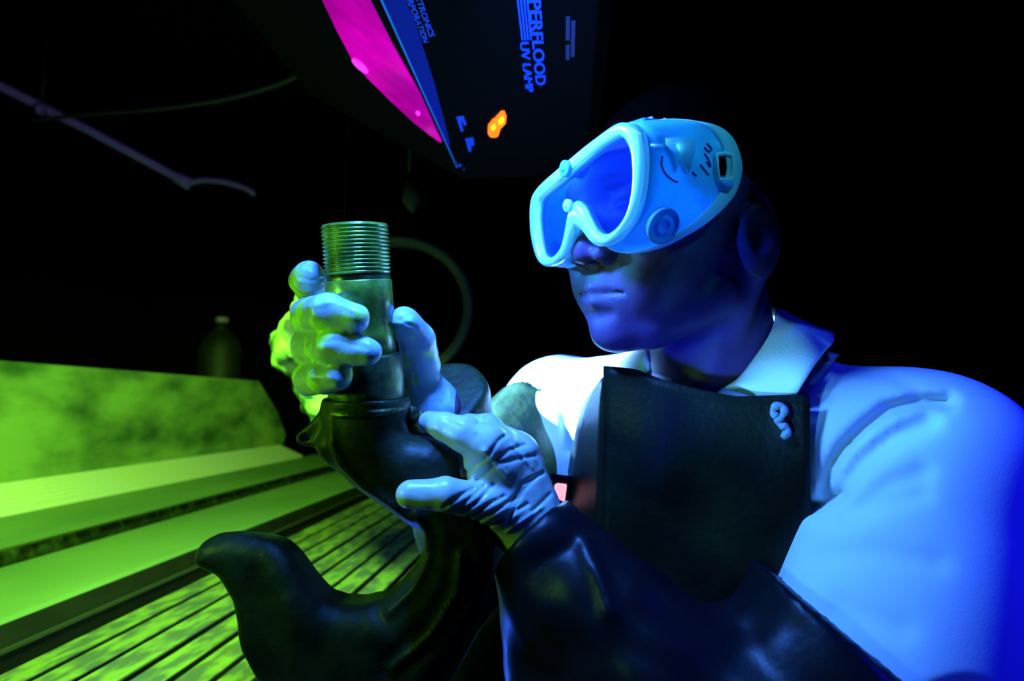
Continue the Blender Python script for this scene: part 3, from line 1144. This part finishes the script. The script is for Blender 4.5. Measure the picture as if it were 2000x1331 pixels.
def f_shirt(p):
    d = f_torso(p, .006)
    d = smin(d, cone(p, NS, NS + (NE2 - NS) * .80, .071, .080), .030)
    d = smin(d, cone(p, FS, FS + (FE - FS) * .6, .066, .064), .03)
    d = folds(p, d, SHIRT_FOLDS)
    d = d + lump(p, 28, .0025, 3)
    nb = hc_((0, -42, -150))
    nt = hc_((0, -26, -60))
    d = smax(d, -cone(p, nb, nt, .060, .066), .003)      # neck opening
    ax = (NE - NS) / np.linalg.norm(NE - NS)
    near = np.linalg.norm(p - (NS + (NE - NS) * .75), axis=1) - .18
    d = np.where(near < 0, np.maximum(d, (p - (NS + (NE - NS) * .74)) @ ax), d)
    return d


shirt = sdf_obj('shirt', f_shirt, (-.10, -.62, .34), (.46, .06, .92), .0028, M['shirt'], person, 'loose white shirt with folds at the shoulder', tol=1.4)


# ---- black rubber arm guards
def guard(name, s, e, w, c0, axu, r_up, r_el, r_wr, lines, lo, hi, seed, label, extra, gm):
    fw = (e - w) / np.linalg.norm(e - w)

    def f(p):
        d = smin(cone(p, s, e, r_up, r_el), cone(p, e, w, r_el, r_wr), .03)
        for a_, b_, q0_, q1_ in extra:
            d = smin(d, cone(p, a_, b_, q0_, q1_), .02)
        d = folds(p, d, lines)
        d = d + lump(p, 40, .004, seed) + lump(p, 95, .0015, seed + 3)
        cut = -((p - c0) @ axu) + .0012 * np.sin(p[:, 0] * 700 + p[:, 2] * 500)
        near_up = ((p - e) @ -axu) > 0
        d = np.where(near_up | ((p - c0) @ axu < .02), smax(d, cut, .004), d)
        end = -((p - w) @ fw)
        d = smax(d, end, .003)
        return d
    return sdf_obj(name, f, lo, hi, .0035, gm, person, label, tol=1.6)


guard('arm_guard', NS, NE, P(1042, 1038, .475), P(1660, 1238, .42), np.array([-.61, -.79, 0]), .083, .092, .0335,
      [([(985, 1060), (1040, 1030), (1095, 985)], 9, .002), ([(1050, 1100), (1130, 1060)], 14, .002), ([(1140, 1060), (1170, 1130), (1190, 1200)], 16, -.004)],
      (-.06, -.50, .26), (.40, -.08, .57), 5, 'shiny black rubber sleeve over the near forearm',
      [(P(1045, 1050, .475), P(1130, 1380, .47), .033, .058), (P(1045, 1050, .475), P(1230, 1400, .45), .033, .055)], M['rubber'])
guard('arm_guard', FS, FE, P(842, 795, .53), FS + (FE - FS) * .16, (FE - FS) / np.linalg.norm(FE - FS), .072, .062, .034,
      [([(880, 730), (870, 800)], 8, .006), ([(900, 760), (905, 830)], 10, .004), ([(850, 740), (845, 800)], 6, .004)],
      (-.12, -.30, .48), (.12, .03, .86), 9, 'creased dark rubber sleeve on the far arm',
      [(P(845, 792, .53), P(872, 775, .55), .026, .036), (P(872, 770, .55), P(890, 850, .60), .034, .04)], M['greenlit_sleeve'])

# ---- gloves
GLOVE_N = [
    ([(905, 1000), (935, 980), (965, 945)], 3.5, .0018), ([(868, 990), (900, 968), (925, 955)], 3.5, .0016), ([(890, 998), (925, 968), (945, 950)], 3, .0014),
    ([(915, 1012), (955, 985), (985, 970)], 3.5, .0018), ([(925, 1022), (965, 1000), (1005, 972)], 3.5, .0020), ([(945, 1032), (985, 1012), (1030, 985)], 3.5, .0018),
    ([(960, 905), (995, 880), (1025, 870)], 3.5, .0014), ([(905, 925), (950, 895), (975, 860), (990, 850)], 3.5, .0016), ([(930, 940), (975, 905), (1045, 890)], 3.5, .0014),
    ([(1000, 985), (1020, 945), (1060, 925)], 3.5, .0018), ([(990, 1025), (1020, 960), (1045, 935)], 3, .0014), ([(1040, 1000), (1075, 965)], 3.5, .0015),
    ([(930, 850), (945, 875)], 2.5, .0010), ([(930, 830), (955, 812)], 3, .0012), ([(1000, 870), (1040, 915)], 3, -.0010), ([(945, 880), (990, 930)], 4, -.0010),
    ([(990, 1040), (1060, 990)], 3, -.0014), ([(870, 820), (900, 835)], 3, .0010), ([(845, 845), (885, 870)], 3, .001),
]
GLOVE_F = [([(585, 540), (605, 548), (632, 545)], 3, .0012), ([(590, 525), (615, 535)], 3, -.001), ([(780, 625), (812, 640)], 3, .0012), ([(785, 645), (820, 655)], 3, .0012),
           ([(795, 660), (828, 665)], 3, .0012), ([(800, 672), (832, 678)], 3, .0010), ([(600, 600), (650, 590), (700, 610)], 3, -.0008), ([(600, 670), (660, 665), (715, 680)], 4, .0010),
           ([(765, 632), (800, 628)], 3, -.001), ([(800, 700), (815, 760)], 3, .0012), ([(800, 690), (830, 700)], 3, .001), ([(600, 745), (650, 750)], 3, .001),
           ([(620, 630), (690, 636)], 4, .0008)]


def f_glove_n(p):
    return folds(p, hand(p, near_chains, near_palm, 0.0), GLOVE_N) + lump(p, 210, .0004, 2)


def f_glove_f(p):
    return folds(p, hand(p, far_chains, far_palm, 0.0, .004), GLOVE_F) + lump(p, 190, .0007, 6)


lo, hi = P(770, 1085, .48), P(1100, 790, .48)
sdf_obj('glove', f_glove_n, (lo[0] - .01, lo[1], .41), (hi[0] + .01, hi[1], .56), .0013, M['glove'], person, 'pale wrinkled latex glove on the lower hand')
lo, hi = P(555, 830, .5), P(890, 495, .5)
sdf_obj('glove', f_glove_f, (lo[0] - .01, lo[1], .395), (hi[0], hi[1], .60), .0014, M['glove_dye'], person, 'latex glove spotted with green dye on the upper hand')

# ---- trousers and boots (below the frame)
pv = w2(TC - UAX * .36)
ft = [np.array([pv[0] - .05, pv[1] + .10, 0.0]), np.array([pv[0] + .05, pv[1] - .12, 0.0])]
TO_C = np.linalg.inv(BR)


def wc(v):
    return (np.asarray(v) - CAM) @ BR.T


def f_trous(p):
    d = ell(p, wc(pv), (.165, .125, .15), TAX)
    for f in ft:
        d = smin(d, cone(p, wc(pv + (f - pv) * np.array([.6, .6, .05])), wc([f[0], f[1], .12]), .10, .075), .04)
    return d


sdf_obj('trousers', f_trous, (-.12, -1.75, .35), (.45, -.42, 1.15), .012, M['trouser'], person)
for f in ft:
    dirn = (BR.T @ FAX) if False else (FAX @ BR)
    dirn = np.array([dirn[0], dirn[1], 0])
    dirn /= np.linalg.norm(dirn)

    def f_boot(p, f=f):
        d = cone(p, wc([f[0], f[1], .05]), wc(f + dirn * .17 + np.array([0, 0, .035])), .052, .042)
        d = smin(d, cone(p, wc([f[0], f[1], .06]), wc([f[0], f[1], .2]), .052, .055), .02)
        up_ = p @ BR[:, 2] + CAMZ - .0
        return np.maximum(d, -up_)
    cc = wc(f + dirn * .08)
    sdf_obj('boot', f_boot, cc - np.array([.2, .14, .24]), cc + np.array([.2, .28, .24]), .008, M['boot'], person)

# ------------------------------------------------------------------ goggles, worn: traced onto their own curved front, in the head's frame
def cam_ray_local(px, py):
    v = HR @ np.array([(px - 1000) / FPX, (665.5 - py) / FPX, 1.])
    return -(HR @ HC) * 1000, v


def on_front(px, py, f0=120., kq=.0018):
    o, v = cam_ray_local(px, py)
    t = 480.
    for _ in range(30):
        q = o + t * v
        t -= (q[1] - (f0 - kq * q[0] ** 2)) / (v[1] + 2 * kq * q[0] * v[0])
    return o + t * v


def wl(l):
    return w2(hc_(l))


PAIRS = [(780, 80, 770, 200), (850, 95, 805, 235), (905, 150, 835, 300), (930, 250, 850, 370), (940, 380, 857, 470), (936, 510, 857, 570), (923, 630, 848, 660), (900, 740, 828, 765),
         (860, 850, 790, 860), (800, 945, 735, 935), (725, 1030, 670, 980), (640, 1082, 615, 988), (580, 1086, 570, 960), (525, 1060, 533, 905), (478, 1005, 495, 830), (440, 955, 462, 765),
         (405, 938, 400, 715), (375, 965, 350, 745), (350, 1030, 333, 850), (330, 1110, 312, 970), (295, 1185, 285, 1075), (245, 1232, 248, 1140), (190, 1252, 195, 1178), (130, 1242, 150, 1165),
         (88, 1190, 122, 1100), (58, 1100, 103, 990), (38, 1000, 93, 880), (28, 880, 97, 790), (29, 780, 107, 735), (45, 680, 132, 690), (92, 600, 190, 640), (200, 500, 280, 567),
         (330, 390, 380, 480), (450, 290, 490, 385), (570, 198, 600, 292), (670, 125, 690, 232), (728, 92, 738, 207)]
OL = np.array([on_front(1030 + a / 4.16, 220 + b / 4.16) for a, b, c, d in PAIRS])
IL = np.array([on_front(1030 + c / 4.16, 220 + d / 4.16) for a, b, c, d in PAIRS])
SEAL = np.array([(50, 88, 84), (66, 60, 84), (78, 40, 80), (81, 24, 71), (81, 15, 55), (80, 15, 42), (80, 26, 26), (78, 50, 9), (72, 72, -2), (62, 84, -8), (50, 92, -10), (40, 97, -9),
                 (33, 102, -6), (27, 106, 0), (21, 110, 6), (17, 113, 10), (12, 114, 12), (7, 113, 10), (1, 109, 4), (-5, 104, -3), (-14, 100, -10), (-24, 95, -13), (-38, 90, -14),
                 (-50, 83, -12), (-62, 70, -6), (-70, 50, 8), (-74, 30, 25), (-75, 20, 42), (-75, 22, 55), (-72, 35, 66), (-62, 62, 71), (-30, 88, 73), (0, 95, 76), (20, 95, 80),
                 (38, 94, 83), (46, 91, 84), (49, 89, 84)], float)


def dense(A, k=4):
    n = len(A)
    out = []
    for i in range(n):
        p0, p1, p2, p3 = A[i - 1], A[i], A[(i + 1) % n], A[(i + 2) % n]
        for j in range(k):
            t = j / k
            out.append(0.5 * ((2 * p1) + (-p0 + p2) * t + (2 * p0 - 5 * p1 + 4 * p2 - p3) * t * t + (-p0 + 3 * p1 - 3 * p2 + p3) * t ** 3))
    return np.array(out)


OD, ID, SD = dense(OL), dense(IL), dense(SEAL)


def rings(R, closed_section, closed_loop=True):
    """R: list of loops with equal counts"""
    n = len(R[0])
    V = [wl(p) for loop in R for p in loop]
    m = len(R)
    Fc = []
    for a in range(m if closed_section else m - 1):
        b = (a + 1) % m
        for i in range(n if closed_loop else n - 1):
            j = (i + 1) % n
            Fc.append((a * n + i, a * n + j, b * n + j, b * n + i))
    return V, Fc


goggles = empty('safety_goggles', wl((10, 110, 0)), 'clear vinyl safety goggles glowing cyan over the person\'s eyes', 'goggles')
FWD = np.array([0, 1., 0])
V, Fc = rings([OD - FWD * 7, OD, OD + (ID - OD) * .22 + FWD * 3.2, OD + (ID - OD) * .62 + FWD * 3.4, ID + (OD - ID) * .10 + FWD * 1.5, ID - FWD * 2.5, ID - FWD * 7], True)
mesh('rim', V, Fc, M['gog_frame'], goggles, label='bright cyan lens rim')
# lens: a curved sheet filling the opening
cl = ID.mean(0)
NR = 7
L_ = []
loops = [ID + (ID.mean(0) - ID) * 0]
# constrained triangulation with inner points, laid on the curved front
from mathutils.geometry import delaunay_2d_cdt
nI = len(ID)
pts2 = [Vector((p[0], p[2])) for p in ID]
pin = poly2(*[g.ravel() for g in np.meshgrid(np.arange(-64, 76, 4.), np.arange(-10, 80, 4.))], [(p[0], p[2]) for p in ID])
gx, gy = [g.ravel() for g in np.meshgrid(np.arange(-64, 76, 4.), np.arange(-10, 80, 4.))]
pts2 += [Vector((gx[i], gy[i])) for i in range(len(gx)) if pin[i] < -2.0]
dv, _, df = delaunay_2d_cdt(pts2, [(i, (i + 1) % nI) for i in range(nI)], [list(range(nI))], 1, 1e-4)[:3]
front = [np.array([v[0], 120 - .0018 * v[0] ** 2 - 1.5, v[1]]) for v in dv]
V = [wl(p) for p in front] + [wl(p - FWD * 2) for p in front]
nD = len(front)
Fc = [tuple(t) for t in df] + [tuple(nD + q for q in reversed(t)) for t in df]
mesh('lens', V, Fc, M['gog_lens'], goggles, smooth=True, label='violet blue tinted lens')
# shell between rim and face
cen = np.array([5, 60, 38.])


def mix_ring(t, bulge):
    R = OD * (1 - t) + SD * t - FWD * 6 * (1 - t)
    out = R - cen
    out[:, 1] = 0
    nn = np.linalg.norm(out, axis=1)[:, None]
    wgt = np.clip((np.abs(R[:, 0]) - 25) / 40, 0, 1)[:, None]
    return R + out / nn * bulge * wgt


shell_rings = [mix_ring(0, 0), mix_ring(.15, 1.0), mix_ring(.35, 2.5), mix_ring(.55, 3), mix_ring(.75, 2.5), mix_ring(.9, 1), mix_ring(1, 0)]
inner = [(r - cen) * .972 + cen for r in shell_rings[::-1]]
V, Fc = rings(shell_rings + inner, True)
shell = mesh('shell', V, Fc, M['gog_body'], goggles, label='cloudy translucent side shell')
# soft lip resting on the face
out = SD - cen
out[:, 1] = 0
out = out / np.linalg.norm(out, axis=1)[:, None]
def push(R, t):
    o_ = R - cen
    return R + o_ / np.linalg.norm(o_, axis=1)[:, None] * t


V, Fc = rings([push(mix_ring(.80, 2.2), 0.2), push(mix_ring(.81, 2.2), 1.3), push(mix_ring(.92, 1), 1.2), push(SD, 1.2), SD + out * 1.0 - FWD * 2.5, SD - out * 7 - FWD * 3.5, SD - out * 7.5 - FWD * 2, SD - out * 1.0], True)
mesh('face_seal', V, Fc, M['gog_frame'], goggles, label='soft pale lip along the cheek and temple')

from mathutils.bvhtree import BVHTree


def bvh(V, Fc):
    return BVHTree.FromPolygons([tuple(v) for v in V], [tuple(f) for f in Fc])


SV, SF = rings(shell_rings, False)
SB = bvh(SV, SF)


def cast(B, px, py, lift=.0, fallback=None):
    v = Vector(tuple(np.array([(px - 1000) / FPX, (665.5 - py) / FPX, 1.]) @ BR)).normalized()
    hit = B.ray_cast(Vector(tuple(CAM)), v)
    if hit[0] is None:
        return None
    return np.array(hit[0]) - np.array(v) * lift


def decal(name, poly, B, lift, m, parent, label=None):
    """thick patch lying on a surface: polygon refined to a fan"""
    pts_ = [cast(B, *q, lift) for q in poly]
    pts_ = [q for q in pts_ if q is not None]
    c_ = cast(B, np.mean([q[0] for q in poly]), np.mean([q[1] for q in poly]), lift * 1.3)
    n = len(pts_)
    dirv = (CAM - c_) / np.linalg.norm(CAM - c_)
    V = pts_ + [q - dirv * lift for q in pts_] + [c_]
    Fc = [(i, (i + 1) % n, 2 * n) for i in range(n)] + [(i, i + n, (i + 1) % n + n, (i + 1) % n) for i in range(n)]
    return mesh(name, V, Fc, m, parent, label=label)


decal('glue_patch', [(1300, 270), (1328, 268), (1356, 271), (1358, 296), (1352, 318), (1348, 334), (1338, 338), (1332, 318), (1326, 316), (1322, 336), (1316, 336), (1312, 318), (1306, 300), (1300, 290)],
      SB, .0012, M['gog_glue'], goggles, 'dripping bright repair patch')
decal('glue_bead', [(1252, 262), (1262, 274), (1275, 282), (1304, 284), (1304, 291), (1270, 288), (1256, 279), (1248, 268)], SB, .0014, M['gog_glue'], goggles)
for stroke in ([(1376, 288), (1384, 296), (1390, 292), (1381, 280)], [(1376, 300), (1384, 312), (1388, 326), (1380, 316)], [(1368, 322), (1378, 334), (1384, 342)], [(1294, 305), (1292, 322), (1300, 340), (1314, 352), (1324, 356)],
               [(1352, 336), (1360, 344)]):
    pts_ = [cast(SB, *q, .0006) for q in stroke]
    pts_ = [q for q in pts_ if q is not None]
    if len(pts_) > 1:
        V, Fc = tube(catmull(pts_, 4), .0007, 6)
        mesh('ink_mark', V, Fc, M['ink'], goggles)


def disc(name, c, ax, r, h, m, parent=goggles, n=32, prof=None, label=None):
    ax = np.asarray(ax, float)
    ax = ax / np.linalg.norm(ax)
    prof = prof or [(0, 1), (.7, 1), (1, .92)]
    V, Fc = lathe(wl(c), wl(np.asarray(c, float) + ax * h), [(t, rr * r / 1000) for t, rr in prof], n)
    return mesh(name, V, Fc, m, parent, label=label)


vc = cast(SB, 1292, 440)
vl = (HR @ ((vc - CAM) @ BR.T - HC)) * 1000
for dl, nm in ((0, 'round_vent'),):
    axv = np.array([1, .12, -.45])
    o = disc(nm, vl - axv * 1.5, axv, 13.5, 6.5, M['gog_vent'], prof=[(0, 1), (.6, 1), (.8, .97), (.8, .86), (.66, .84), (.66, .5), (.74, .48), (.74, .3), (.66, .28), (.66, .1)], label='round ridged side vent')
disc('round_vent', np.array([-70, 92, 2.]), np.array([-1, .12, -.45]), 13, 5, M['gog_vent'])
for px, py in ((1112, 330), (1117, 402)):
    q = on_front(px, py)
    disc('rim_pin', q + FWD * 2, FWD, 6.5 if py < 380 else 5.0, 4.5, M['gog_vent'] if py < 380 else M['gog_frame'], prof=[(0, 1), (.7, 1), (.9, .8), (.9, .35), (1.2, .3)])
# top vent housings
for L0_, L1_ in ((40, 66),):
    vt = np.array([((L0_ + L1_) / 2, 84, 85.)])
    lo_, hi_ = np.array([L0_, 62, 80.]), np.array([L1_, 94, 88.])
    poly8 = []
    for zz, ins in ((80, 0), (87, 0), (89.5, 2.5)):
        poly8.append([np.array([L0_ + ins, 62 + ins, zz - .06 * abs(L0_)]) + 0, np.array([L1_ - ins, 62 + ins, zz - .06 * abs(L1_)]), np.array([L1_ - ins, 95 - ins, zz - .06 * abs(L1_)]), np.array([L0_ + ins, 95 - ins, zz - .06 * abs(L0_)])])
    V = [wl(p) for r_ in poly8 for p in r_]
    Fc = [(3, 2, 1, 0), (8, 9, 10, 11)]
    for a in (0, 1):
        for i in range(4):
            j = (i + 1) % 4
            Fc.append((a * 4 + i, a * 4 + j, a * 4 + 4 + j, a * 4 + 4 + i))
    vb = mesh('top_vent', V, Fc, M['gog_vent'], goggles, smooth=False)
    b_ = vb.modifiers.new('bevel', 'BEVEL')
    b_.width = .0012
    for q in range(2):
        yy = 70 + q * 13
        V, Fc = tube([wl((L0_ + 4, yy, 90.0 - .06 * abs(L0_))), wl((L1_ - 4, yy, 90.0 - .06 * abs(L1_)))], .0013, 8)
        mesh('vent_rib', V, Fc, M['gog_frame'], goggles)
# strap lug with its dark opening, and the black elastic strap round the head
def lug(px):
    pts_ = [cast(SB, *q, .0025) for q in px]
    return [q for q in pts_ if q is not None]


lp = lug([(1399, 302), (1414, 300), (1428, 303), (1430, 322), (1430, 345), (1426, 352), (1403, 352), (1400, 328)])
V, Fc = tube(lp, .0017, 8, True)
mesh('strap_lug', V, Fc, M['gog_frame'], goggles)
decal('lug_opening', [(1403, 306), (1424, 306), (1426, 325), (1427, 343), (1406, 343), (1403, 325)], SB, .0015, M['hair'], goggles, 'black slot of the strap lug')
V, Fc = lathe(cast(SB, 1405, 360, .002), cast(SB, 1427, 362, .002), [(0, .002), (.2, .0042), (.8, .0045), (1, .002)], 12)
mesh('strap_roller', V, Fc, M['gog_vent'], goggles)
sp_ = []
for i in range(33):
    a = math.radians(12 + i * (336 / 32) * .5 - 90 + 90)
for i in range(25):
    t = i / 24
    a = math.radians(8 + 164 * t)
    sp_.append((83 * math.cos(a), 10 - 122 * math.sin(a), 46 + 6 * math.sin(a)))
sp_ = np.array(sp_)
V, Fc = rings([sp_ + np.array([0, 0, 9]), sp_ - np.array([0, 0, 9]), (sp_ * np.array([1.02, 1.02, 1])) - np.array([0, 0, 9]), (sp_ * np.array([1.02, 1.02, 1])) + np.array([0, 0, 9])], True, False)
mesh('strap', V, Fc, M['hair'], goggles, label='black elastic head strap')

# ------------------------------------------------------------------ apron
XL = np.array([(738, 1179.5), (750, 1170), (760, 1162), (775, 1150), (800, 1138), (835, 1128), (880, 1118), (930, 1110), (990, 1104), (1060, 1080), (1150, 1000), (1240, 930), (1331, 880), (1500, 800)], float)
TOPY = np.array([(1180, 715), (1240, 721), (1290, 741), (1350, 757), (1400, 768), (1440, 775), (1500, 773), (1580, 771)], float)
DX = np.array([(1180, .517), (1240, .500), (1300, .487), (1400, .472), (1500, .460), (1583, .447)], float)
rows = 36
V, Fc = [], []
cols = [('L', f) for f in (1, .8, .6, .4, .2, 0)] + [('F', f) for f in np.linspace(0, 1, 26)]
for r in range(rows + 1):
    v = r / rows
    for typ, f in cols:
        if typ == 'L':
            y = 738 + (1500 - 738) * v ** 1.15
            xl = np.interp(y, XL[:, 0], XL[:, 1])
            x = 1180 - f * (1180 - xl)
            dd = .517 + float(np.interp(y, [950, 1120], [.15, .03])) * f ** 1.0 * min(1, (1180 - xl) / 70) + (.01 * math.sin(y * .02) * f)
        else:
            x = 1180 + 402 * f
            yt = np.interp(x, TOPY[:, 0], TOPY[:, 1])
            y = yt + (1500 - yt) * v
            dd = np.interp(x, DX[:, 0], DX[:, 1]) + .004 * math.sin(x * .02 + y * .012) * min(1, v * 3)
            x = x + max(0, (v - .25)) * 60 * f
        V.append(at(x, y, dd))
nc = len(cols)
for r in range(rows):
    for c_ in range(nc - 1):
        if c_ == 5:
            continue
        Fc.append((r * nc + c_, r * nc + c_ + 1, (r + 1) * nc + c_ + 1, (r + 1) * nc + c_))
# two sheets so the crease edge stays crisp
apron = mesh('apron', V, Fc, M['apron'], person, label='dark stiff rubber bib apron, olive and scuffed')
so = apron.modifiers.new('thick', 'SOLIDIFY')
so.thickness = .003
so.offset = 0
AB = bvh(V, Fc)
# grommet with knotted cord
gpt = cast(AB, 1526, 808, .002)
gdir = (CAM - gpt) / np.linalg.norm(CAM - gpt)
V, Fc = lathe(gpt - gdir * .002, gpt + gdir * .002, [(0, .0085), (.6, .0085), (1, .007), (1, .0045), (.3, .004)], 24)
mesh('grommet', V, Fc, M['rubber'], apron)
kn = [(1518, 815), (1510, 806), (1514, 795), (1526, 793), (1532, 803), (1527, 814), (1519, 822), (1526, 831), (1536, 836), (1538, 845), (1528, 856)]
kp = [cast(AB, *q, .006) for q in kn]
V, Fc = tube(catmull(kp, 4), [.0029 + .0006 * math.sin(i * .9) for i in range((len(kp) - 1) * 4 + 1)], 10)
mesh('knotted_cord', V, Fc, M['knot'], apron, label='pale knotted cord end')

# strap over the shoulder: follows the shirt
me = shirt.data
SHV = np.zeros(len(me.vertices) * 3)
me.vertices.foreach_get('co', SHV)
SHV = SHV.reshape(-1, 3) + np.array(origin_of(shirt))
SHB = bvh(SHV, [tuple(p.vertices) for p in me.polygons])
st0, st1 = [], []
for (xa, ya), (xb, yb) in zip([(1548, 782), (1560, 760), (1576, 740), (1592, 718), (1604, 702), (1618, 686)], [(1578, 775), (1586, 764), (1602, 745), (1616, 725), (1630, 706), (1641, 692)]):
    a, b = cast(SHB, xa, ya, .004), cast(SHB, xb, yb, .004)
    if a is None: a = at(xa, ya, .47)
    if b is None: b = at(xb, yb, .47)
    st0.append(a)
    st1.append(b)
V = st0 + st1
n_ = len(st0)
Fc = [(i, i + 1, n_ + i + 1, n_ + i) for i in range(n_ - 1)]
so = mesh('apron_strap', V, Fc, M['strap'], apron, label='dark violet webbing shoulder strap').modifiers.new('thick', 'SOLIDIFY')
so.thickness = .002

# ------------------------------------------------------------------ shirt collar, folded over
SEC = [((1408, 766, .500), (1455, 760, .478), (1505, 800, .468)), ((1440, 743, .496), (1492, 742, .470), (1548, 780, .458)), ((1470, 706, .494), (1520, 708, .466), (1570, 750, .450)),
       ((1493, 672, .500), (1548, 675, .470), (1592, 714, .454)), ((1508, 640, .512), (1565, 650, .482), (1612, 688, .466)), ((1513, 612, .528), (1572, 640, .500), (1630, 664, .484)),
       ((1508, 600, .56), (1560, 630, .56), (1610, 650, .56)), ((1440, 600, .63), (1480, 620, .66), (1500, 640, .68)), ((1340, 640, .65), (1330, 660, .68), (1310, 690, .70)),
       ((1276, 672, .60), (1255, 690, .62), (1225, 712, .63)), ((1268, 676, .555), (1240, 690, .56), (1205, 722, .565)), ((1268, 690, .515), (1258, 712, .512), (1240, 740, .522)), ((1272, 720, .50), (1268, 735, .50), (1262, 760, .51))]
A_, B_, C_ = [catmull([at(*s[i]) for s in SEC], 5) for i in range(3)]
m_ = len(A_)
R5 = []
for t in np.linspace(0, 1, 7):
    w0, w1, w2_ = (1 - t) * (1 - 2 * t), 4 * t * (1 - t), t * (2 * t - 1)
    R5.append(A_ * w0 + B_ * w1 + C_ * w2_)
V = [p for r_ in R5 for p in r_]
Fc = [(a * m_ + i, a * m_ + i + 1, (a + 1) * m_ + i + 1, (a + 1) * m_ + i) for a in range(6) for i in range(m_ - 1)]
co = mesh('collar', V, Fc, M['collar'], shirt, label='soft folded white collar')
so = co.modifiers.new('thick', 'SOLIDIFY')
so.thickness = .005
so.offset = 0
sb = co.modifiers.new('sub', 'SUBSURF')
sb.levels = sb.render_levels = 1

# ------------------------------------------------------------------ small lit device between the far arm and the apron
dev = empty('clip_lamp', at(1092, 985, .64), 'small black device with glowing salmon window between far arm and apron', 'device')
def ppl(name, poly, d0, d1, m):
    n = len(poly)
    V = [at(x, y, d0) for x, y in poly] + [at(x, y, d0) + (at(x, y, d1) - at(x, y, d0)) for x, y in poly]
    Fc = [tuple(range(n)), tuple(range(2 * n - 1, n - 1, -1))] + [(i, i + n, (i + 1) % n + n, (i + 1) % n) for i in range(n)]
    return mesh(name, V, Fc, m, dev, smooth=False)
ppl('case', [(1066, 932), (1080, 926), (1112, 930), (1114, 1000), (1074, 1000), (1070, 950)], .632, .66, M['lampbody'])
ppl('window', [(1083, 948), (1088, 944), (1106, 946), (1107, 950), (1103, 982), (1092, 976), (1081, 966)], .629, .640, M['indicator'])
